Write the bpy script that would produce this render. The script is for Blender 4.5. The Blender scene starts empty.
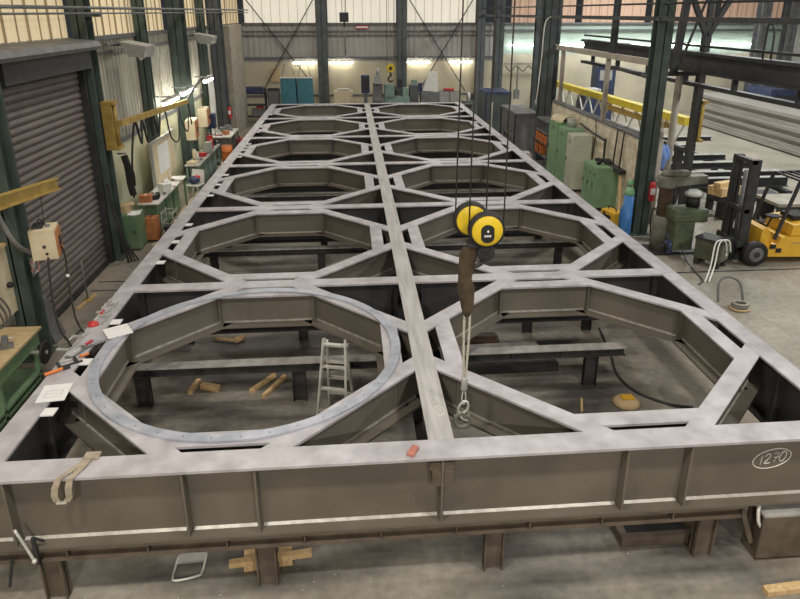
import bpy, bmesh, math, random
from mathutils import Vector, Matrix
random.seed(7)
S = bpy.context.scene
COL = S.collection
PI = math.pi
V = Vector

# ------------------------------------------------------------------ materials
def mat(name, c1, c2=None, rough=.6, metal=0., scale=6., stretch=(1, 1, 1), bump=0., detail=4., lo=.35, hi=.65, emit=None, estr=0.):
    m = bpy.data.materials.new(name); m.use_nodes = True
    nt = m.node_tree; n = nt.nodes; l = nt.links
    b = n['Principled BSDF']
    b.inputs['Roughness'].default_value = rough
    b.inputs['Metallic'].default_value = metal
    if c2 is None: c2 = tuple(x * .72 for x in c1)
    tc = n.new('ShaderNodeTexCoord'); mp = n.new('ShaderNodeMapping')
    mp.inputs['Scale'].default_value = stretch
    l.new(tc.outputs['Object'], mp.inputs['Vector'])
    nz = n.new('ShaderNodeTexNoise'); nz.inputs['Scale'].default_value = scale; nz.inputs['Detail'].default_value = detail
    l.new(mp.outputs[0], nz.inputs['Vector'])
    r = n.new('ShaderNodeValToRGB')
    r.color_ramp.elements[0].position = lo; r.color_ramp.elements[0].color = (*c2, 1)
    r.color_ramp.elements[1].position = hi; r.color_ramp.elements[1].color = (*c1, 1)
    l.new(nz.outputs['Fac'], r.inputs['Fac'])
    l.new(r.outputs[0], b.inputs['Base Color'])
    if bump:
        bp = n.new('ShaderNodeBump'); bp.inputs['Strength'].default_value = bump; bp.inputs['Distance'].default_value = .02
        l.new(nz.outputs['Fac'], bp.inputs['Height']); l.new(bp.outputs[0], b.inputs['Normal'])
    if emit:
        b.inputs['Emission Color'].default_value = (*emit, 1); b.inputs['Emission Strength'].default_value = estr
    return m
def lamp_mat(name, c, s):
    m = mat(name, (.9, .9, .88), (.85, .85, .83), rough=.4, emit=c, estr=s); return m

M = {}
M['flange'] = mat('flange_steel', (.62, .605, .645), (.38, .365, .385), rough=.5, metal=.1, scale=3.2, stretch=(1.2, 1.2, 1), detail=12, lo=.28, hi=.72)
M['spine'] = mat('spine_steel', (.60, .585, .575), (.38, .37, .36), rough=.5, metal=.1, scale=5, stretch=(3, .25, 1), detail=8, lo=.3, hi=.7)
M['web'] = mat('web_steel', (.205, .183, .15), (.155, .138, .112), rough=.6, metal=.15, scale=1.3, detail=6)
M['webdark'] = mat('pocket_shade_steel', (.075, .073, .075), (.045, .045, .048), rough=.5, metal=.25, scale=1.6, detail=6)  # near-black web colour paints in the shade of the triangular pockets
M['weld'] = mat('weld_strip', (.60, .575, .53), (.42, .40, .37), rough=.45, metal=.3, scale=12)
M['ring'] = mat('ring_steel', (.52, .55, .63), (.36, .39, .46), rough=.4, metal=.15, scale=4, detail=6)
M['support'] = mat('support_steel', (.17, .135, .10), (.11, .085, .065), rough=.7, metal=.1, scale=5, detail=7)
M['supdark'] = mat('dark_support_steel', (.06, .058, .056), (.03, .03, .03), rough=.65, metal=.1, scale=5, detail=6)
M['suptop'] = mat('worn_support_top', (.48, .47, .45), (.30, .29, .28), rough=.6, metal=.1, scale=5)
M['chalk'] = mat('white_chalk', (.86, .85, .8), (.75, .74, .7), rough=.9)
M['paper'] = mat('white_paper', (.86, .86, .85), (.82, .82, .82), rough=.8)
M['ink'] = mat('grey_ink', (.45, .45, .47), (.4, .4, .42), rough=.8)
M['wood'] = mat('pale_timber', (.78, .56, .30), (.60, .41, .20), rough=.75, scale=3, stretch=(9, 9, 1.2))
M['woodp'] = mat('bench_plywood', (.66, .52, .30), (.54, .41, .22), rough=.65, scale=4, stretch=(1, 5, 5))
M['cream'] = mat('cream_board', (.78, .68, .48), (.66, .56, .38), rough=.7, scale=3)
M['card'] = mat('cardboard', (.62, .46, .28), (.52, .38, .22), rough=.8)
M['green'] = mat('cabinet_green', (.19, .31, .18), (.14, .24, .135), rough=.5, scale=3)
M['lgreen'] = mat('locker_green', (.27, .44, .26), (.22, .37, .21), rough=.5, scale=3)
M['colgreen'] = mat('column_green', (.085, .115, .10), (.055, .078, .068), rough=.55, scale=2.5)
M['blucol'] = mat('column_bluegreen', (.115, .13, .138), (.08, .092, .10), rough=.55, scale=2.5)
M['lcream'] = mat('locker_cream', (.62, .63, .53), (.54, .55, .46), rough=.5, scale=3)
M['machgreen'] = mat('machine_green', (.11, .13, .075), (.065, .08, .05), rough=.5, scale=4)
M['machgrey'] = mat('machine_greygreen', (.22, .23, .19), (.13, .13, .10), rough=.55, scale=4)
M['turq'] = mat('pale_machine_green', (.26, .37, .31), (.18, .27, .23), rough=.6, scale=4)
M['rustcol'] = mat('oily_brown_iron', (.14, .085, .055), (.07, .05, .04), rough=.45, scale=5)
M['black'] = mat('black_rubber', (.02, .02, .02), (.012, .012, .012), rough=.6)
M['dark'] = mat('dark_iron', (.05, .052, .055), (.03, .032, .035), rough=.55, metal=.1, scale=4)
M['grey'] = mat('grey_iron', (.22, .225, .23), (.15, .155, .16), rough=.55, metal=.2, scale=4)
M['lgrey'] = mat('pale_grey_metal', (.52, .52, .50), (.42, .42, .40), rough=.5, metal=.3, scale=4)
M['alu'] = mat('aluminium', (.78, .77, .72), (.62, .61, .57), rough=.4, metal=.35, scale=8)
M['yellow'] = mat('hoist_yellow', (.86, .62, .03), (.72, .5, .02), rough=.4, scale=4)
M['cyellow'] = mat('crane_yellow', (.86, .70, .06), (.72, .56, .05), rough=.5, scale=3)
M['ochre'] = mat('ochre_paint', (.50, .35, .09), (.36, .24, .06), rough=.55, scale=4)
M['fork'] = mat('forklift_yellow', (.84, .50, .05), (.70, .39, .035), rough=.45, scale=4)
M['orange'] = mat('orange_plastic', (.85, .27, .06), (.72, .21, .05), rough=.5, scale=5)
M['rusto'] = mat('rusty_orange', (.55, .22, .08), (.40, .15, .06), rough=.7, scale=6)
M['red'] = mat('red_paint', (.62, .05, .05), (.48, .03, .04), rough=.4)
M['redbrick'] = mat('red_block', (.55, .22, .17), (.42, .16, .13), rough=.8)
M['blue'] = mat('gas_blue', (.06, .24, .60), (.045, .19, .5), rough=.4)
M['tarp'] = mat('blue_cloth', (.22, .35, .75), (.15, .26, .6), rough=.8)
M['shoulder'] = mat('shoulder_green', (.28, .55, .30), (.22, .46, .25), rough=.45)
M['teal'] = mat('teal_fabric', (.075, .23, .285), (.055, .18, .225), rough=.75, scale=3)
M['sling'] = mat('brown_sleeve', (.095, .068, .04), (.05, .036, .022), rough=.9, scale=9)
M['rope'] = mat('steel_rope', (.10, .09, .08), (.06, .055, .05), rough=.5, metal=.3, scale=40)
M['wrope'] = mat('grey_sling_rope', (.58, .56, .47), (.45, .43, .36), rough=.7, scale=40)
M['gstrap'] = mat('khaki_strap', (.46, .40, .31), (.34, .29, .22), rough=.9, scale=14)
M['hose'] = mat('grey_hose', (.20, .20, .19), (.14, .14, .13), rough=.6)
M['white'] = mat('white_plastic', (.82, .81, .77), (.74, .73, .69), rough=.5)
M['bluepart'] = mat('dark_blue_metal', (.05, .07, .15), (.03, .04, .09), rough=.5)
M['tube'] = lamp_mat('lit_tube', (1, .94, .76), 16.)
M['tubel'] = lamp_mat('lit_tube_bench', (1, .97, .84), 28.)
M['tubec'] = lamp_mat('lit_tube_cool', (.93, 1, .97), 9.)
M['shutter'] = mat('shutter_grey', (.205, .178, .163), (.165, .142, .13), rough=.55, metal=.15, scale=1.6, stretch=(1, 1, 3))
M['clad'] = mat('grey_cladding', (.56, .54, .46), (.40, .38, .32), rough=.7, scale=1.2, stretch=(1, 1.6, .35), detail=6)
M['clad2'] = mat('end_cladding', (.46, .45, .43), (.39, .38, .36), rough=.75, scale=.8, detail=6)
M['cladlow'] = mat('cream_wall_paint', (.62, .56, .42), (.52, .47, .36), rough=.8, scale=1.2, detail=6)
M['greenwall'] = mat('pale_green_wall', (.68, .66, .47), (.52, .53, .35), rough=.8, scale=1.2)
M['mint'] = mat('mint_wall', (.52, .62, .54), (.45, .55, .48), rough=.8, scale=1.)
M['conc'] = mat('concrete_pier', (.44, .40, .34), (.33, .30, .25), rough=.9, scale=3, bump=.2)
M['roof'] = mat('roof_deck', (.13, .13, .13), (.10, .10, .10), rough=.9, scale=1)
M['stack'] = mat('rusty_plate_stack', (.36, .335, .30), (.27, .25, .225), rough=.7, scale=2, stretch=(4, .3, 4), detail=7)
M['winb'] = mat('translucent_panel_far', (.5, .47, .40), (.45, .42, .36), rough=.5, scale=1.5, emit=(1, .93, .78), estr=.52)
M['winl'] = mat('translucent_panel_side', (.5, .43, .30), (.45, .38, .27), rough=.5, scale=1.5, emit=(1, .80, .48), estr=.40)
M['wino'] = mat('translucent_panel_brown', (.55, .38, .28), (.5, .33, .24), rough=.5, scale=1.5, emit=(.9, .58, .42), estr=.2)
M['mull'] = mat('panel_joint', (.46, .38, .26), (.40, .33, .22), rough=.7)

def floor_material():
    m = bpy.data.materials.new('workshop_concrete'); m.use_nodes = True
    nt = m.node_tree; n = nt.nodes; l = nt.links; b = n['Principled BSDF']
    tc = n.new('ShaderNodeTexCoord')
    def noise(sc, det, stretch=(1, 1, 1)):
        mp = n.new('ShaderNodeMapping'); mp.inputs['Scale'].default_value = stretch
        l.new(tc.outputs['Object'], mp.inputs['Vector'])
        z = n.new('ShaderNodeTexNoise'); z.inputs['Scale'].default_value = sc; z.inputs['Detail'].default_value = det
        l.new(mp.outputs[0], z.inputs['Vector']); return z.outputs['Fac']
    def ramp(f, a, ca, b_, cb):
        r = n.new('ShaderNodeValToRGB'); e = r.color_ramp.elements
        e[0].position = a; e[0].color = (*ca, 1); e[1].position = b_; e[1].color = (*cb, 1); l.new(f, r.inputs['Fac']); return r.outputs[0]
    def mix(f, a, b_, blend='MIX'):
        x = n.new('ShaderNodeMix'); x.data_type = 'RGBA'; x.blend_type = blend
        if isinstance(f, float): x.inputs[0].default_value = f
        else: l.new(f, x.inputs[0])
        l.new(a, x.inputs[6]); l.new(b_, x.inputs[7]); return x.outputs[2]
    base = ramp(noise(.55, 8), .3, (.28, .25, .205), .7, (.45, .405, .335))
    fine = ramp(noise(9., 6), .3, (.62, .62, .62), .7, (1, 1, 1))
    c = mix(.8, base, fine, 'MULTIPLY')
    # darker, patchy strip of the slab under and ahead of the frame
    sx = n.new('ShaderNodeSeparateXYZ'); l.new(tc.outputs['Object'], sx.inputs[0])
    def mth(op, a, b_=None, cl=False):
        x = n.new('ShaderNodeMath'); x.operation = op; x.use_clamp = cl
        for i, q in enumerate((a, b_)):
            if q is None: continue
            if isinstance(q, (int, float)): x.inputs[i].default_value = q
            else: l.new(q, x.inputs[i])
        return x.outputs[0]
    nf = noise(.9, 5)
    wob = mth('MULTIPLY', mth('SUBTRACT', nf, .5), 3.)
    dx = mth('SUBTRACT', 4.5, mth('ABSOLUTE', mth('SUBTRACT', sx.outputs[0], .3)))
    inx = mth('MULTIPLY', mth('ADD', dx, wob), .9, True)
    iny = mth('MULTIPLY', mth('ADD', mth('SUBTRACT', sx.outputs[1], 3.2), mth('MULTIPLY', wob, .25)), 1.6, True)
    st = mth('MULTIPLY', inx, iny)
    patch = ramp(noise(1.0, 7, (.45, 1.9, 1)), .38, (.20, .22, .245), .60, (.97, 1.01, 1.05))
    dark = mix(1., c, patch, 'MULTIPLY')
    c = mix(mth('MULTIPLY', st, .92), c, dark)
    l.new(c, b.inputs['Base Color'])
    rr = n.new('ShaderNodeMapRange'); l.new(noise(1.4, 5), rr.inputs[0]); rr.inputs[3].default_value = .35; rr.inputs[4].default_value = .8
    l.new(rr.outputs[0], b.inputs['Roughness'])
    return m
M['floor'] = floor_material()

def masonry_material():
    m = bpy.data.materials.new('whitewashed_blockwork'); m.use_nodes = True
    nt = m.node_tree; n = nt.nodes; l = nt.links; b = n['Principled BSDF']; b.inputs['Roughness'].default_value = .9
    tc = n.new('ShaderNodeTexCoord'); sx = n.new('ShaderNodeSeparateXYZ'); cb = n.new('ShaderNodeCombineXYZ')
    l.new(tc.outputs['Object'], sx.inputs[0]); l.new(sx.outputs[1], cb.inputs[0]); l.new(sx.outputs[2], cb.inputs[1])
    br = n.new('ShaderNodeTexBrick'); br.inputs['Scale'].default_value = 1.; br.inputs['Brick Width'].default_value = .5; br.inputs['Row Height'].default_value = .14
    br.inputs['Mortar Size'].default_value = .008
    br.inputs['Color1'].default_value = (.88, .80, .64, 1); br.inputs['Color2'].default_value = (.78, .70, .55, 1); br.inputs['Mortar'].default_value = (.66, .59, .47, 1)
    l.new(cb.outputs[0], br.inputs['Vector'])
    z = n.new('ShaderNodeTexNoise'); z.inputs['Scale'].default_value = 3.5; z.inputs['Detail'].default_value = 8
    l.new(tc.outputs['Object'], z.inputs['Vector'])
    r = n.new('ShaderNodeValToRGB'); r.color_ramp.elements[0].position = .3; r.color_ramp.elements[0].color = (.6, .58, .55, 1); r.color_ramp.elements[1].position = .65
    l.new(z.outputs['Fac'], r.inputs['Fac'])
    x = n.new('ShaderNodeMix'); x.data_type = 'RGBA'; x.blend_type = 'MULTIPLY'; x.inputs[0].default_value = .85
    l.new(br.outputs[0], x.inputs[6]); l.new(r.outputs[0], x.inputs[7]); l.new(x.outputs[2], b.inputs['Base Color'])
    return m
M['masonry'] = masonry_material()

# ------------------------------------------------------------------ mesh builder
class B:
    def __init__(s): s.bm = bmesh.new(); s.mi = 0
    def mset(s, i): s.mi = i; return s
    def _paint(s, faces):
        for f in faces: f.material_index = s.mi
    def hull8(s, pts):
        s._h8(pts); return s
    def _h8(s, pts):
        v = [s.bm.verts.new(p) for p in pts]
        s._paint([s.bm.faces.new([v[i] for i in q]) for q in ((0, 3, 2, 1), (4, 5, 6, 7), (0, 1, 5, 4), (1, 2, 6, 5), (2, 3, 7, 6), (3, 0, 4, 7))]); return v
    def box(s, x0, x1, y0, y1, z0, z1, bev=0.):
        v = s._h8([(x0, y0, z0), (x1, y0, z0), (x1, y1, z0), (x0, y1, z0), (x0, y0, z1), (x1, y0, z1), (x1, y1, z1), (x0, y1, z1)])
        if bev:
            es = set(e for q in v for e in q.link_edges)
            r = bmesh.ops.bevel(s.bm, geom=list(es), offset=bev, segments=2, affect='EDGES', profile=.6)
            s._paint(r['faces'])
        return s
    def bar(s, p, q, w, h=None, up=(0, 0, 1)):
        # rectangular bar from p to q, width w (sideways) and height h
        h = h or w; p = V(p); q = V(q); d = (q - p).normalized(); up = V(up)
        if abs(d.dot(up)) > .98: up = V((0, 1, 0))
        sd = d.cross(up).normalized(); u = sd.cross(d).normalized()
        a = sd * (w / 2); c = u * (h / 2)
        s.hull8([p - a - c, p + a - c, p + a + c, p - a + c, q - a - c, q + a - c, q + a + c, q - a + c]); return s
    def cyl(s, p, q, r, r2=None, n=14, cap=True):
        p = V(p); q = V(q); r2 = r if r2 is None else r2
        d = (q - p).normalized(); a = d.orthogonal().normalized(); c = d.cross(a)
        rings = []
        for P, rr in ((p, r), (q, r2)):
            rings.append([s.bm.verts.new(P + (a * math.cos(t) + c * math.sin(t)) * rr) for t in (2 * PI * k / n for k in range(n))])
        fs = [s.bm.faces.new((rings[0][k], rings[0][(k + 1) % n], rings[1][(k + 1) % n], rings[1][k])) for k in range(n)]
        for f in fs: f.smooth = True
        if cap: fs += [s.bm.faces.new(rings[0][::-1]), s.bm.faces.new(rings[1])]
        s._paint(fs); return s
    def tube(s, pts, r, n=8, sub=6, closed=False):
        P = [V(p) for p in pts]
        if sub > 1 and len(P) > 2:
            Q = []; N = len(P); rng = N if closed else N - 1
            for i in range(rng):
                g = lambda j: P[j % N] if closed else P[min(max(j, 0), N - 1)]
                p0, p1, p2, p3 = g(i - 1), g(i), g(i + 1), g(i + 2)
                for k in range(sub):
                    t = k / sub
                    Q.append(.5 * ((2 * p1) + (p2 - p0) * t + (2 * p0 - 5 * p1 + 4 * p2 - p3) * t * t + (3 * p1 - p0 - 3 * p2 + p3) * t ** 3))
            if not closed: Q.append(P[-1])
            P = Q
        N = len(P); rings = []; a = None
        for i, p in enumerate(P):
            d = (P[(i + 1) % N] - P[i - 1]) if closed else (P[min(i + 1, N - 1)] - P[max(i - 1, 0)])
            d = d.normalized() if d.length > 1e-9 else V((0, 0, 1))
            a = d.orthogonal().normalized() if a is None else (a - d * a.dot(d))
            a = a.normalized() if a.length > 1e-6 else d.orthogonal().normalized()
            c = d.cross(a)
            rings.append([s.bm.verts.new(p + (a * math.cos(t) + c * math.sin(t)) * r) for t in (2 * PI * k / n for k in range(n))])
        fs = []
        for i in range(N if closed else N - 1):
            A, C_ = rings[i], rings[(i + 1) % N]
            fs += [s.bm.faces.new((A[k], A[(k + 1) % n], C_[(k + 1) % n], C_[k])) for k in range(n)]
        for f in fs: f.smooth = True
        if not closed: fs += [s.bm.faces.new(rings[0][::-1]), s.bm.faces.new(rings[-1])]
        s._paint(fs); return s
    def lathe(s, prof, c=(0, 0, 0), n=20, axis='z'):
        c = V(c); rings = []
        for r, z in prof:
            ring = []
            for k in range(n):
                t = 2 * PI * k / n; x, y = r * math.cos(t), r * math.sin(t)
                o = {'z': (x, y, z), 'y': (x, z, y), 'x': (z, x, y)}[axis]
                ring.append(s.bm.verts.new(c + V(o)))
            rings.append(ring)
        fs = []
        for i in range(len(rings) - 1):
            for k in range(n):
                fs.append(s.bm.faces.new((rings[i][k], rings[i][(k + 1) % n], rings[i + 1][(k + 1) % n], rings[i + 1][k])))
        for f in fs: f.smooth = True
        fs += [s.bm.faces.new(rings[0][::-1]), s.bm.faces.new(rings[-1])]
        s._paint(fs); return s
    def prism(s, poly, ax, d0, d1):
        # polygon of 2D points extruded along axis ax ('x','y','z') from d0 to d1
        def P(a, b, d): return {'x': (d, a, b), 'y': (a, d, b), 'z': (a, b, d)}[ax]
        lo = [s.bm.verts.new(P(a, b, d0)) for a, b in poly]; hi = [s.bm.verts.new(P(a, b, d1)) for a, b in poly]; n = len(poly)
        fs = [s.bm.faces.new((lo[i], lo[(i + 1) % n], hi[(i + 1) % n], hi[i])) for i in range(n)]
        fs += [s.bm.faces.new(lo[::-1]), s.bm.faces.new(hi)]
        s._paint(fs); return s
    def sheet(s, rows):
        g = [[s.bm.verts.new(p) for p in r] for r in rows]
        s._paint([s.bm.faces.new((g[i][j], g[i][j + 1], g[i + 1][j + 1], g[i + 1][j])) for i in range(len(g) - 1) for j in range(len(g[0]) - 1)]); return s
    def ball(s, c, r, sc=(1, 1, 1), n=12):
        vs = bmesh.ops.create_uvsphere(s.bm, u_segments=n, v_segments=max(6, n // 2 + 2), radius=r)['verts']
        for v in vs: v.co = V((v.co.x * sc[0], v.co.y * sc[1], v.co.z * sc[2])) + V(c)
        fs = set(f for v in vs for f in v.link_faces)
        for f in fs: f.smooth = True
        s._paint(fs); return s
    def done(s, name, mats, parent=None, loc=None, rotz=0):
        bmesh.ops.recalc_face_normals(s.bm, faces=s.bm.faces)
        me = bpy.data.meshes.new(name); s.bm.to_mesh(me); s.bm.free()
        for m in (mats if isinstance(mats, (list, tuple)) else [mats]): me.materials.append(M[m])
        o = bpy.data.objects.new(name, me); COL.objects.link(o)
        if parent: o.parent = parent
        if loc: o.location = loc
        o.rotation_euler.z = rotz
        return o

def thing(name, label, cat, loc=(0, 0, 0), rotz=0, group=None):
    o = bpy.data.objects.new(name, None); COL.objects.link(o); o.empty_display_size = .1
    o.location = loc; o.rotation_euler = (0, 0, rotz); o['label'] = label; o['category'] = cat
    if group: o['group'] = group
    return o
def tag(o, label, cat, group=None, kind=None):
    o['label'] = label; o['category'] = cat
    if group: o['group'] = group
    if kind: o['kind'] = kind
    return o
def struct(o): o['kind'] = 'structure'; return o
def dup(root, loc=None, rotz=None, label=None):
    r = root.copy(); COL.objects.link(r)
    if loc is not None: r.location = loc
    if rotz is not None: r.rotation_euler.z = rotz
    if label: r['label'] = label
    for ch in list(root.children):
        c = ch.copy(); COL.objects.link(c); c.parent = r
        for g in list(ch.children):
            d = g.copy(); COL.objects.link(d); d.parent = c
    return r

# ------------------------------------------------------------------ the hall
YB = 36.9          # end wall
XL = -5.8          # left wall
XR = 25.0          # right wall of the neighbouring bay
HT = 9.5
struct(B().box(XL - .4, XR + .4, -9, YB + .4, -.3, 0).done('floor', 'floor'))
struct(B().box(XL - .4, XR + .4, -9, YB + .4, HT, HT + .2).done('ceiling', 'roof'))

def corr(b, y0, y1, z0, z1, x, pitch=.25, dep=.035, axis='y', sgn=1):
    # trapezoid-ribbed sheet with a solid back
    pr = []; y = y0
    while y < y1 - 1e-6:
        for f, d in ((0, 0), (.5, 0), (.6, dep), (.9, dep)):
            t = y + f * pitch
            if t < y1: pr.append((t, x + sgn * d))
        y += pitch
    pr.append((y1, x))
    poly = [(y0, x - sgn * .08)] + pr + [(y1, x - sgn * .08)]
    if axis == 'y': b.prism([(q, t) for t, q in poly], 'z', z0, z1)
    else: b.prism(poly, 'z', z0, z1)
    return b

# left wall: door opening y 11..14.55, z 0..4.8
w = B()
corr(w, -2, 10.95, 0, 4.95, XL); corr(w, 14.6, 30.4, 2.4, 4.95, XL); corr(w, 30.4, YB, 0, 4.95, XL); corr(w, -2, YB, 7.3, HT, XL)
w.box(XL - .08, XL + .02, 10.95, 14.6, 4.78, 4.95)
struct(w.done('wall_left', 'clad'))
struct(B().box(XL - .08, XL + .06, 14.6, 30.4, 0, 2.4).done('wall_left', 'greenwall'))
struct(B().box(XL - .05, XL + .1, 14.6, 30.4, 2.4, 2.5).box(XL - .05, XL + .1, -2, 10.95, 4.9, 4.98).box(XL - .05, XL + .1, 14.6, YB, 4.88, 4.98).box(XL, XL + .07, 15, YB, 4.55, 4.63).done('trim_1', 'grey'))
# translucent upper glazing of the left wall
cols_l = [6.2, 14.95, 18.9, 22.6, 26.6, 29.2, 33.0]
ws = [(-2, 6.0), (6.4, 10.6), (10.6, 14.6), (15.3, 18.75), (19.05, 22.0), (23.2, 26.4), (26.8, 28.6), (29.8, 32.8), (33.2, 36.8)]
for i, (a, b_) in enumerate(ws):
    o = struct(corr(B(), a, b_, 4.98, 7.3, XL, pitch=.3, dep=.03).done('window_%d' % (i + 1), 'winl'))
    m = B(); y = a
    while y <= b_ + .01:
        m.box(XL - .01, XL + .045, y - .007, y + .007, 4.98, 7.3); y += .45
    m.done('glazing_bar', 'mull', o)

# roller shutter
sh = B(); n = 32; pr = []; z = .05; dz = (4.45 - .05) / n
for k in range(n):
    for f, d in ((0, 0), (.18, .035), (.5, .05), (.82, .035)):
        pr.append((-5.72 + d, z + f * dz))
    z += dz
pr.append((-5.72, z))
sh.prism([(-5.78, .05)] + pr + [(-5.78, z)], 'y', 11.02, 14.5)
d1 = struct(sh.done('door_1', 'shutter'))
B().box(-5.72, -5.62, 11.02, 14.5, .0, .09).done('bottom_rail', 'dark', d1)
B().box(-5.74, -5.55, 10.9, 11.06, 0, 4.6).done('guide_rail', 'dark', d1)
B().box(-5.74, -5.55, 14.46, 14.58, 0, 4.6).done('guide_rail', 'dark', d1)
h = B(); h.prism([(-5.8, 4.75), (-5.25, 4.75), (-5.2, 4.82), (-5.25, 4.92), (-5.8, 5.0)], 'y', 10.2, 14.75); h.done('roll_cover', 'grey', d1)
B().box(-5.74, -5.4, 10.9, 14.6, 4.38, 4.75).done('roll_housing', 'dark', d1)

def hcol(name, x0, x1, y0, y1, z1, m, web_axis='y', z0=0):
    # H-section: flanges at both ends of the web
    b = B(); t = .03
    if web_axis == 'y':     # flanges face -y / +y, web runs along y
        b.box(x0, x1, y0, y0 + t, z0, z1).box(x0, x1, y1 - t, y1, z0, z1).box((x0 + x1) / 2 - .012, (x0 + x1) / 2 + .012, y0, y1, z0, z1)
    else:
        b.box(x0, x0 + t, y0, y1, z0, z1).box(x1 - t, x1, y0, y1, z0, z1).box(x0, x1, (y0 + y1) / 2 - .012, (y0 + y1) / 2 + .012, z0, z1)
    b.box(x0 - .05, x1 + .05, y0 - .05, y1 + .05, z0, z0 + .03)
    return struct(b.done(name, m))
hcol('column_left', -5.72, -5.42, 14.62, 15.05, HT, 'colgreen')
hcol('column_left', -5.72, -5.45, 18.8, 19.05, HT, 'colgreen')
hcol('column_left', -5.72, -5.3, 22.3, 22.95, HT, 'colgreen')
hcol('column_left', -5.72, -5.45, 26.45, 26.75, HT, 'colgreen')
hcol('column_left', -5.72, -5.3, 28.8, 29.6, HT, 'blucol')
hcol('column_left', -5.5, -5.2, 9.95, 10.35, HT, 'colgreen')
struct(B().box(-5.72, -5.25, 30.7, 34.3, 0, 4.95).done('pier_left', 'conc'))
# conduits along the left wall at rail height
struct(B().cyl((-5.2, 6, 5.56), (-5.2, YB - .2, 5.62), .03).cyl((-5.2, 6, 5.46), (-5.2, YB - .2, 5.5), .018).box(-5.7, -5.2, 14.9, 15, 5.4, 5.5).box(-5.7, -5.2, 22.5, 22.6, 5.4, 5.5).box(-5.7, -5.2, 29.1, 29.2, 5.4, 5.5).done('conduit_left', 'grey'))

# end wall
w = B(); corr(w, XL, 8.6, 2.95, 4.95, YB, axis='x', sgn=-1, pitch=.3); corr(w, XL, XR, 7.4, HT, YB, axis='x', sgn=-1, pitch=.3)
struct(w.done('wall_back', 'clad2'))
struct(B().box(XL, 8.6, YB - .02, YB + .1, 0, 2.95).done('wall_back', 'cladlow'))
struct(B().box(8.6, XR, YB - .02, YB + .1, 0, 3.3).done('wall_back', 'cladlow'))
struct(B().box(8.6, XR, YB - .02, YB + .1, 3.3, 4.95).done('wall_back', 'mint'))
struct(B().box(XL, 8.6, YB - .1, YB, 4.3, 4.38).box(XL, 8.6, YB - .1, YB, 4.52, 4.58).box(XL, 8.6, YB - .12, YB, 3.12, 3.22).box(XL, 8.6, YB - .12, YB, 4.88, 4.98).box(8.6, XR, YB - .14, YB, 4.5, 4.62).box(8.6, XR, YB - .14, YB, 4.88, 4.98).box(XL, 8.6, YB - .08, YB, 1.1, 1.2).done('trim_2', 'grey'))
bw = [(-5.45, -1.7), (-1.05, 2.65), (3.25, 7.0), (9.0, 12.6), (13, 16.6), (17, 20.6), (21, 24.6)]
for i, (a, b_) in enumerate(bw):
    o = struct(corr(B(), a, b_, 4.98, 7.4, YB, axis='x', sgn=-1, pitch=.3, dep=.03).done('window_%d' % (i + 11), 'winb' if i < 3 else 'wino'))
    m = B(); x = a
    while x <= b_ + .01:
        m.box(x - .008, x + .008, YB - .05, YB + .01, 4.98, 7.4); x += .47
    m.done('glazing_bar', 'mull', o)
hcol('column_back', -1.65, -1.1, YB - .45, YB - .1, HT, 'blucol')
hcol('column_back', 2.7, 3.2, YB - .45, YB - .1, HT, 'blucol')
hcol('column_back', 7.05, 7.5, YB - .45, YB - .1, HT, 'blucol')
def brace(a, b_): struct(B().bar(a, b_, .07, .05).done('brace_back', 'dark'))
yb = YB - .2
brace((-5.3, yb, 6.15), (-2.0, yb, 1.8)); brace((-1.78, yb, 6.15), (-4.75, yb, 1.35))
brace((3.36, yb - .02, 6.15), (6.5, yb - .02, 1.35)); brace((6.8, yb, 6.15), (3.85, yb, 1.25))

# right outer wall and rear wall of the building
struct(corr(B(), -2, YB, 0, HT, XR, sgn=-1).done('wall_right', 'clad2'))

# columns and frame between the two bays
hcol('column_right', 7.28, 7.66, 15.4, 15.72, HT, 'colgreen')
hcol('column_right', 7.2, 7.62, 24.3, 24.75, HT, 'blucol')
hcol('column_right', 7.25, 7.65, 32.6, 33.0, HT, 'blucol')
hcol('column_right', 7.65, 8.0, 27.0, 27.3, HT, 'blucol')
hcol('column_right', 7.75, 8.0, 24.9, 25.2, HT, 'blucol')
# low blockwork wall with open steel framing on top
struct(B().box(7.68, 7.9, 16.4, 24.3, 0, 2.3).done('wall_right', 'masonry'))
struct(B().box(7.66, 7.92, 16.4, 24.3, 2.3, 2.36).done('trim_3', 'grey'))
f = B()
f.box(7.66, 7.82, 15.85, 25.2, 4.2, 4.36)
for y in (19.35, 23.6): f.box(7.68, 7.8, y - .06, y + .06, 2.36, 4.2)
struct(f.done('frame_right', 'conc'))
f = B()
f.cyl((7.85, 17.2, 3.9), (7.85, 15.9, 3.82), .05).cyl((7.85, 19.2, 3.95), (7.85, 17.2, 3.9), .05)
for y in (19.0, 19.25): f.box(7.7, 7.8, y - .03, y + .03, 4.36, HT)
struct(f.done('frame_right', 'dark'))
# crane rails along the right column line
struct(B().box(7.3, 7.45, 10, YB - .5, 5.3, 5.4).cyl((7.4, 10, 5.68), (7.4, YB - .5, 5.72), .025).done('conduit_right', 'dark'))
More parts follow.
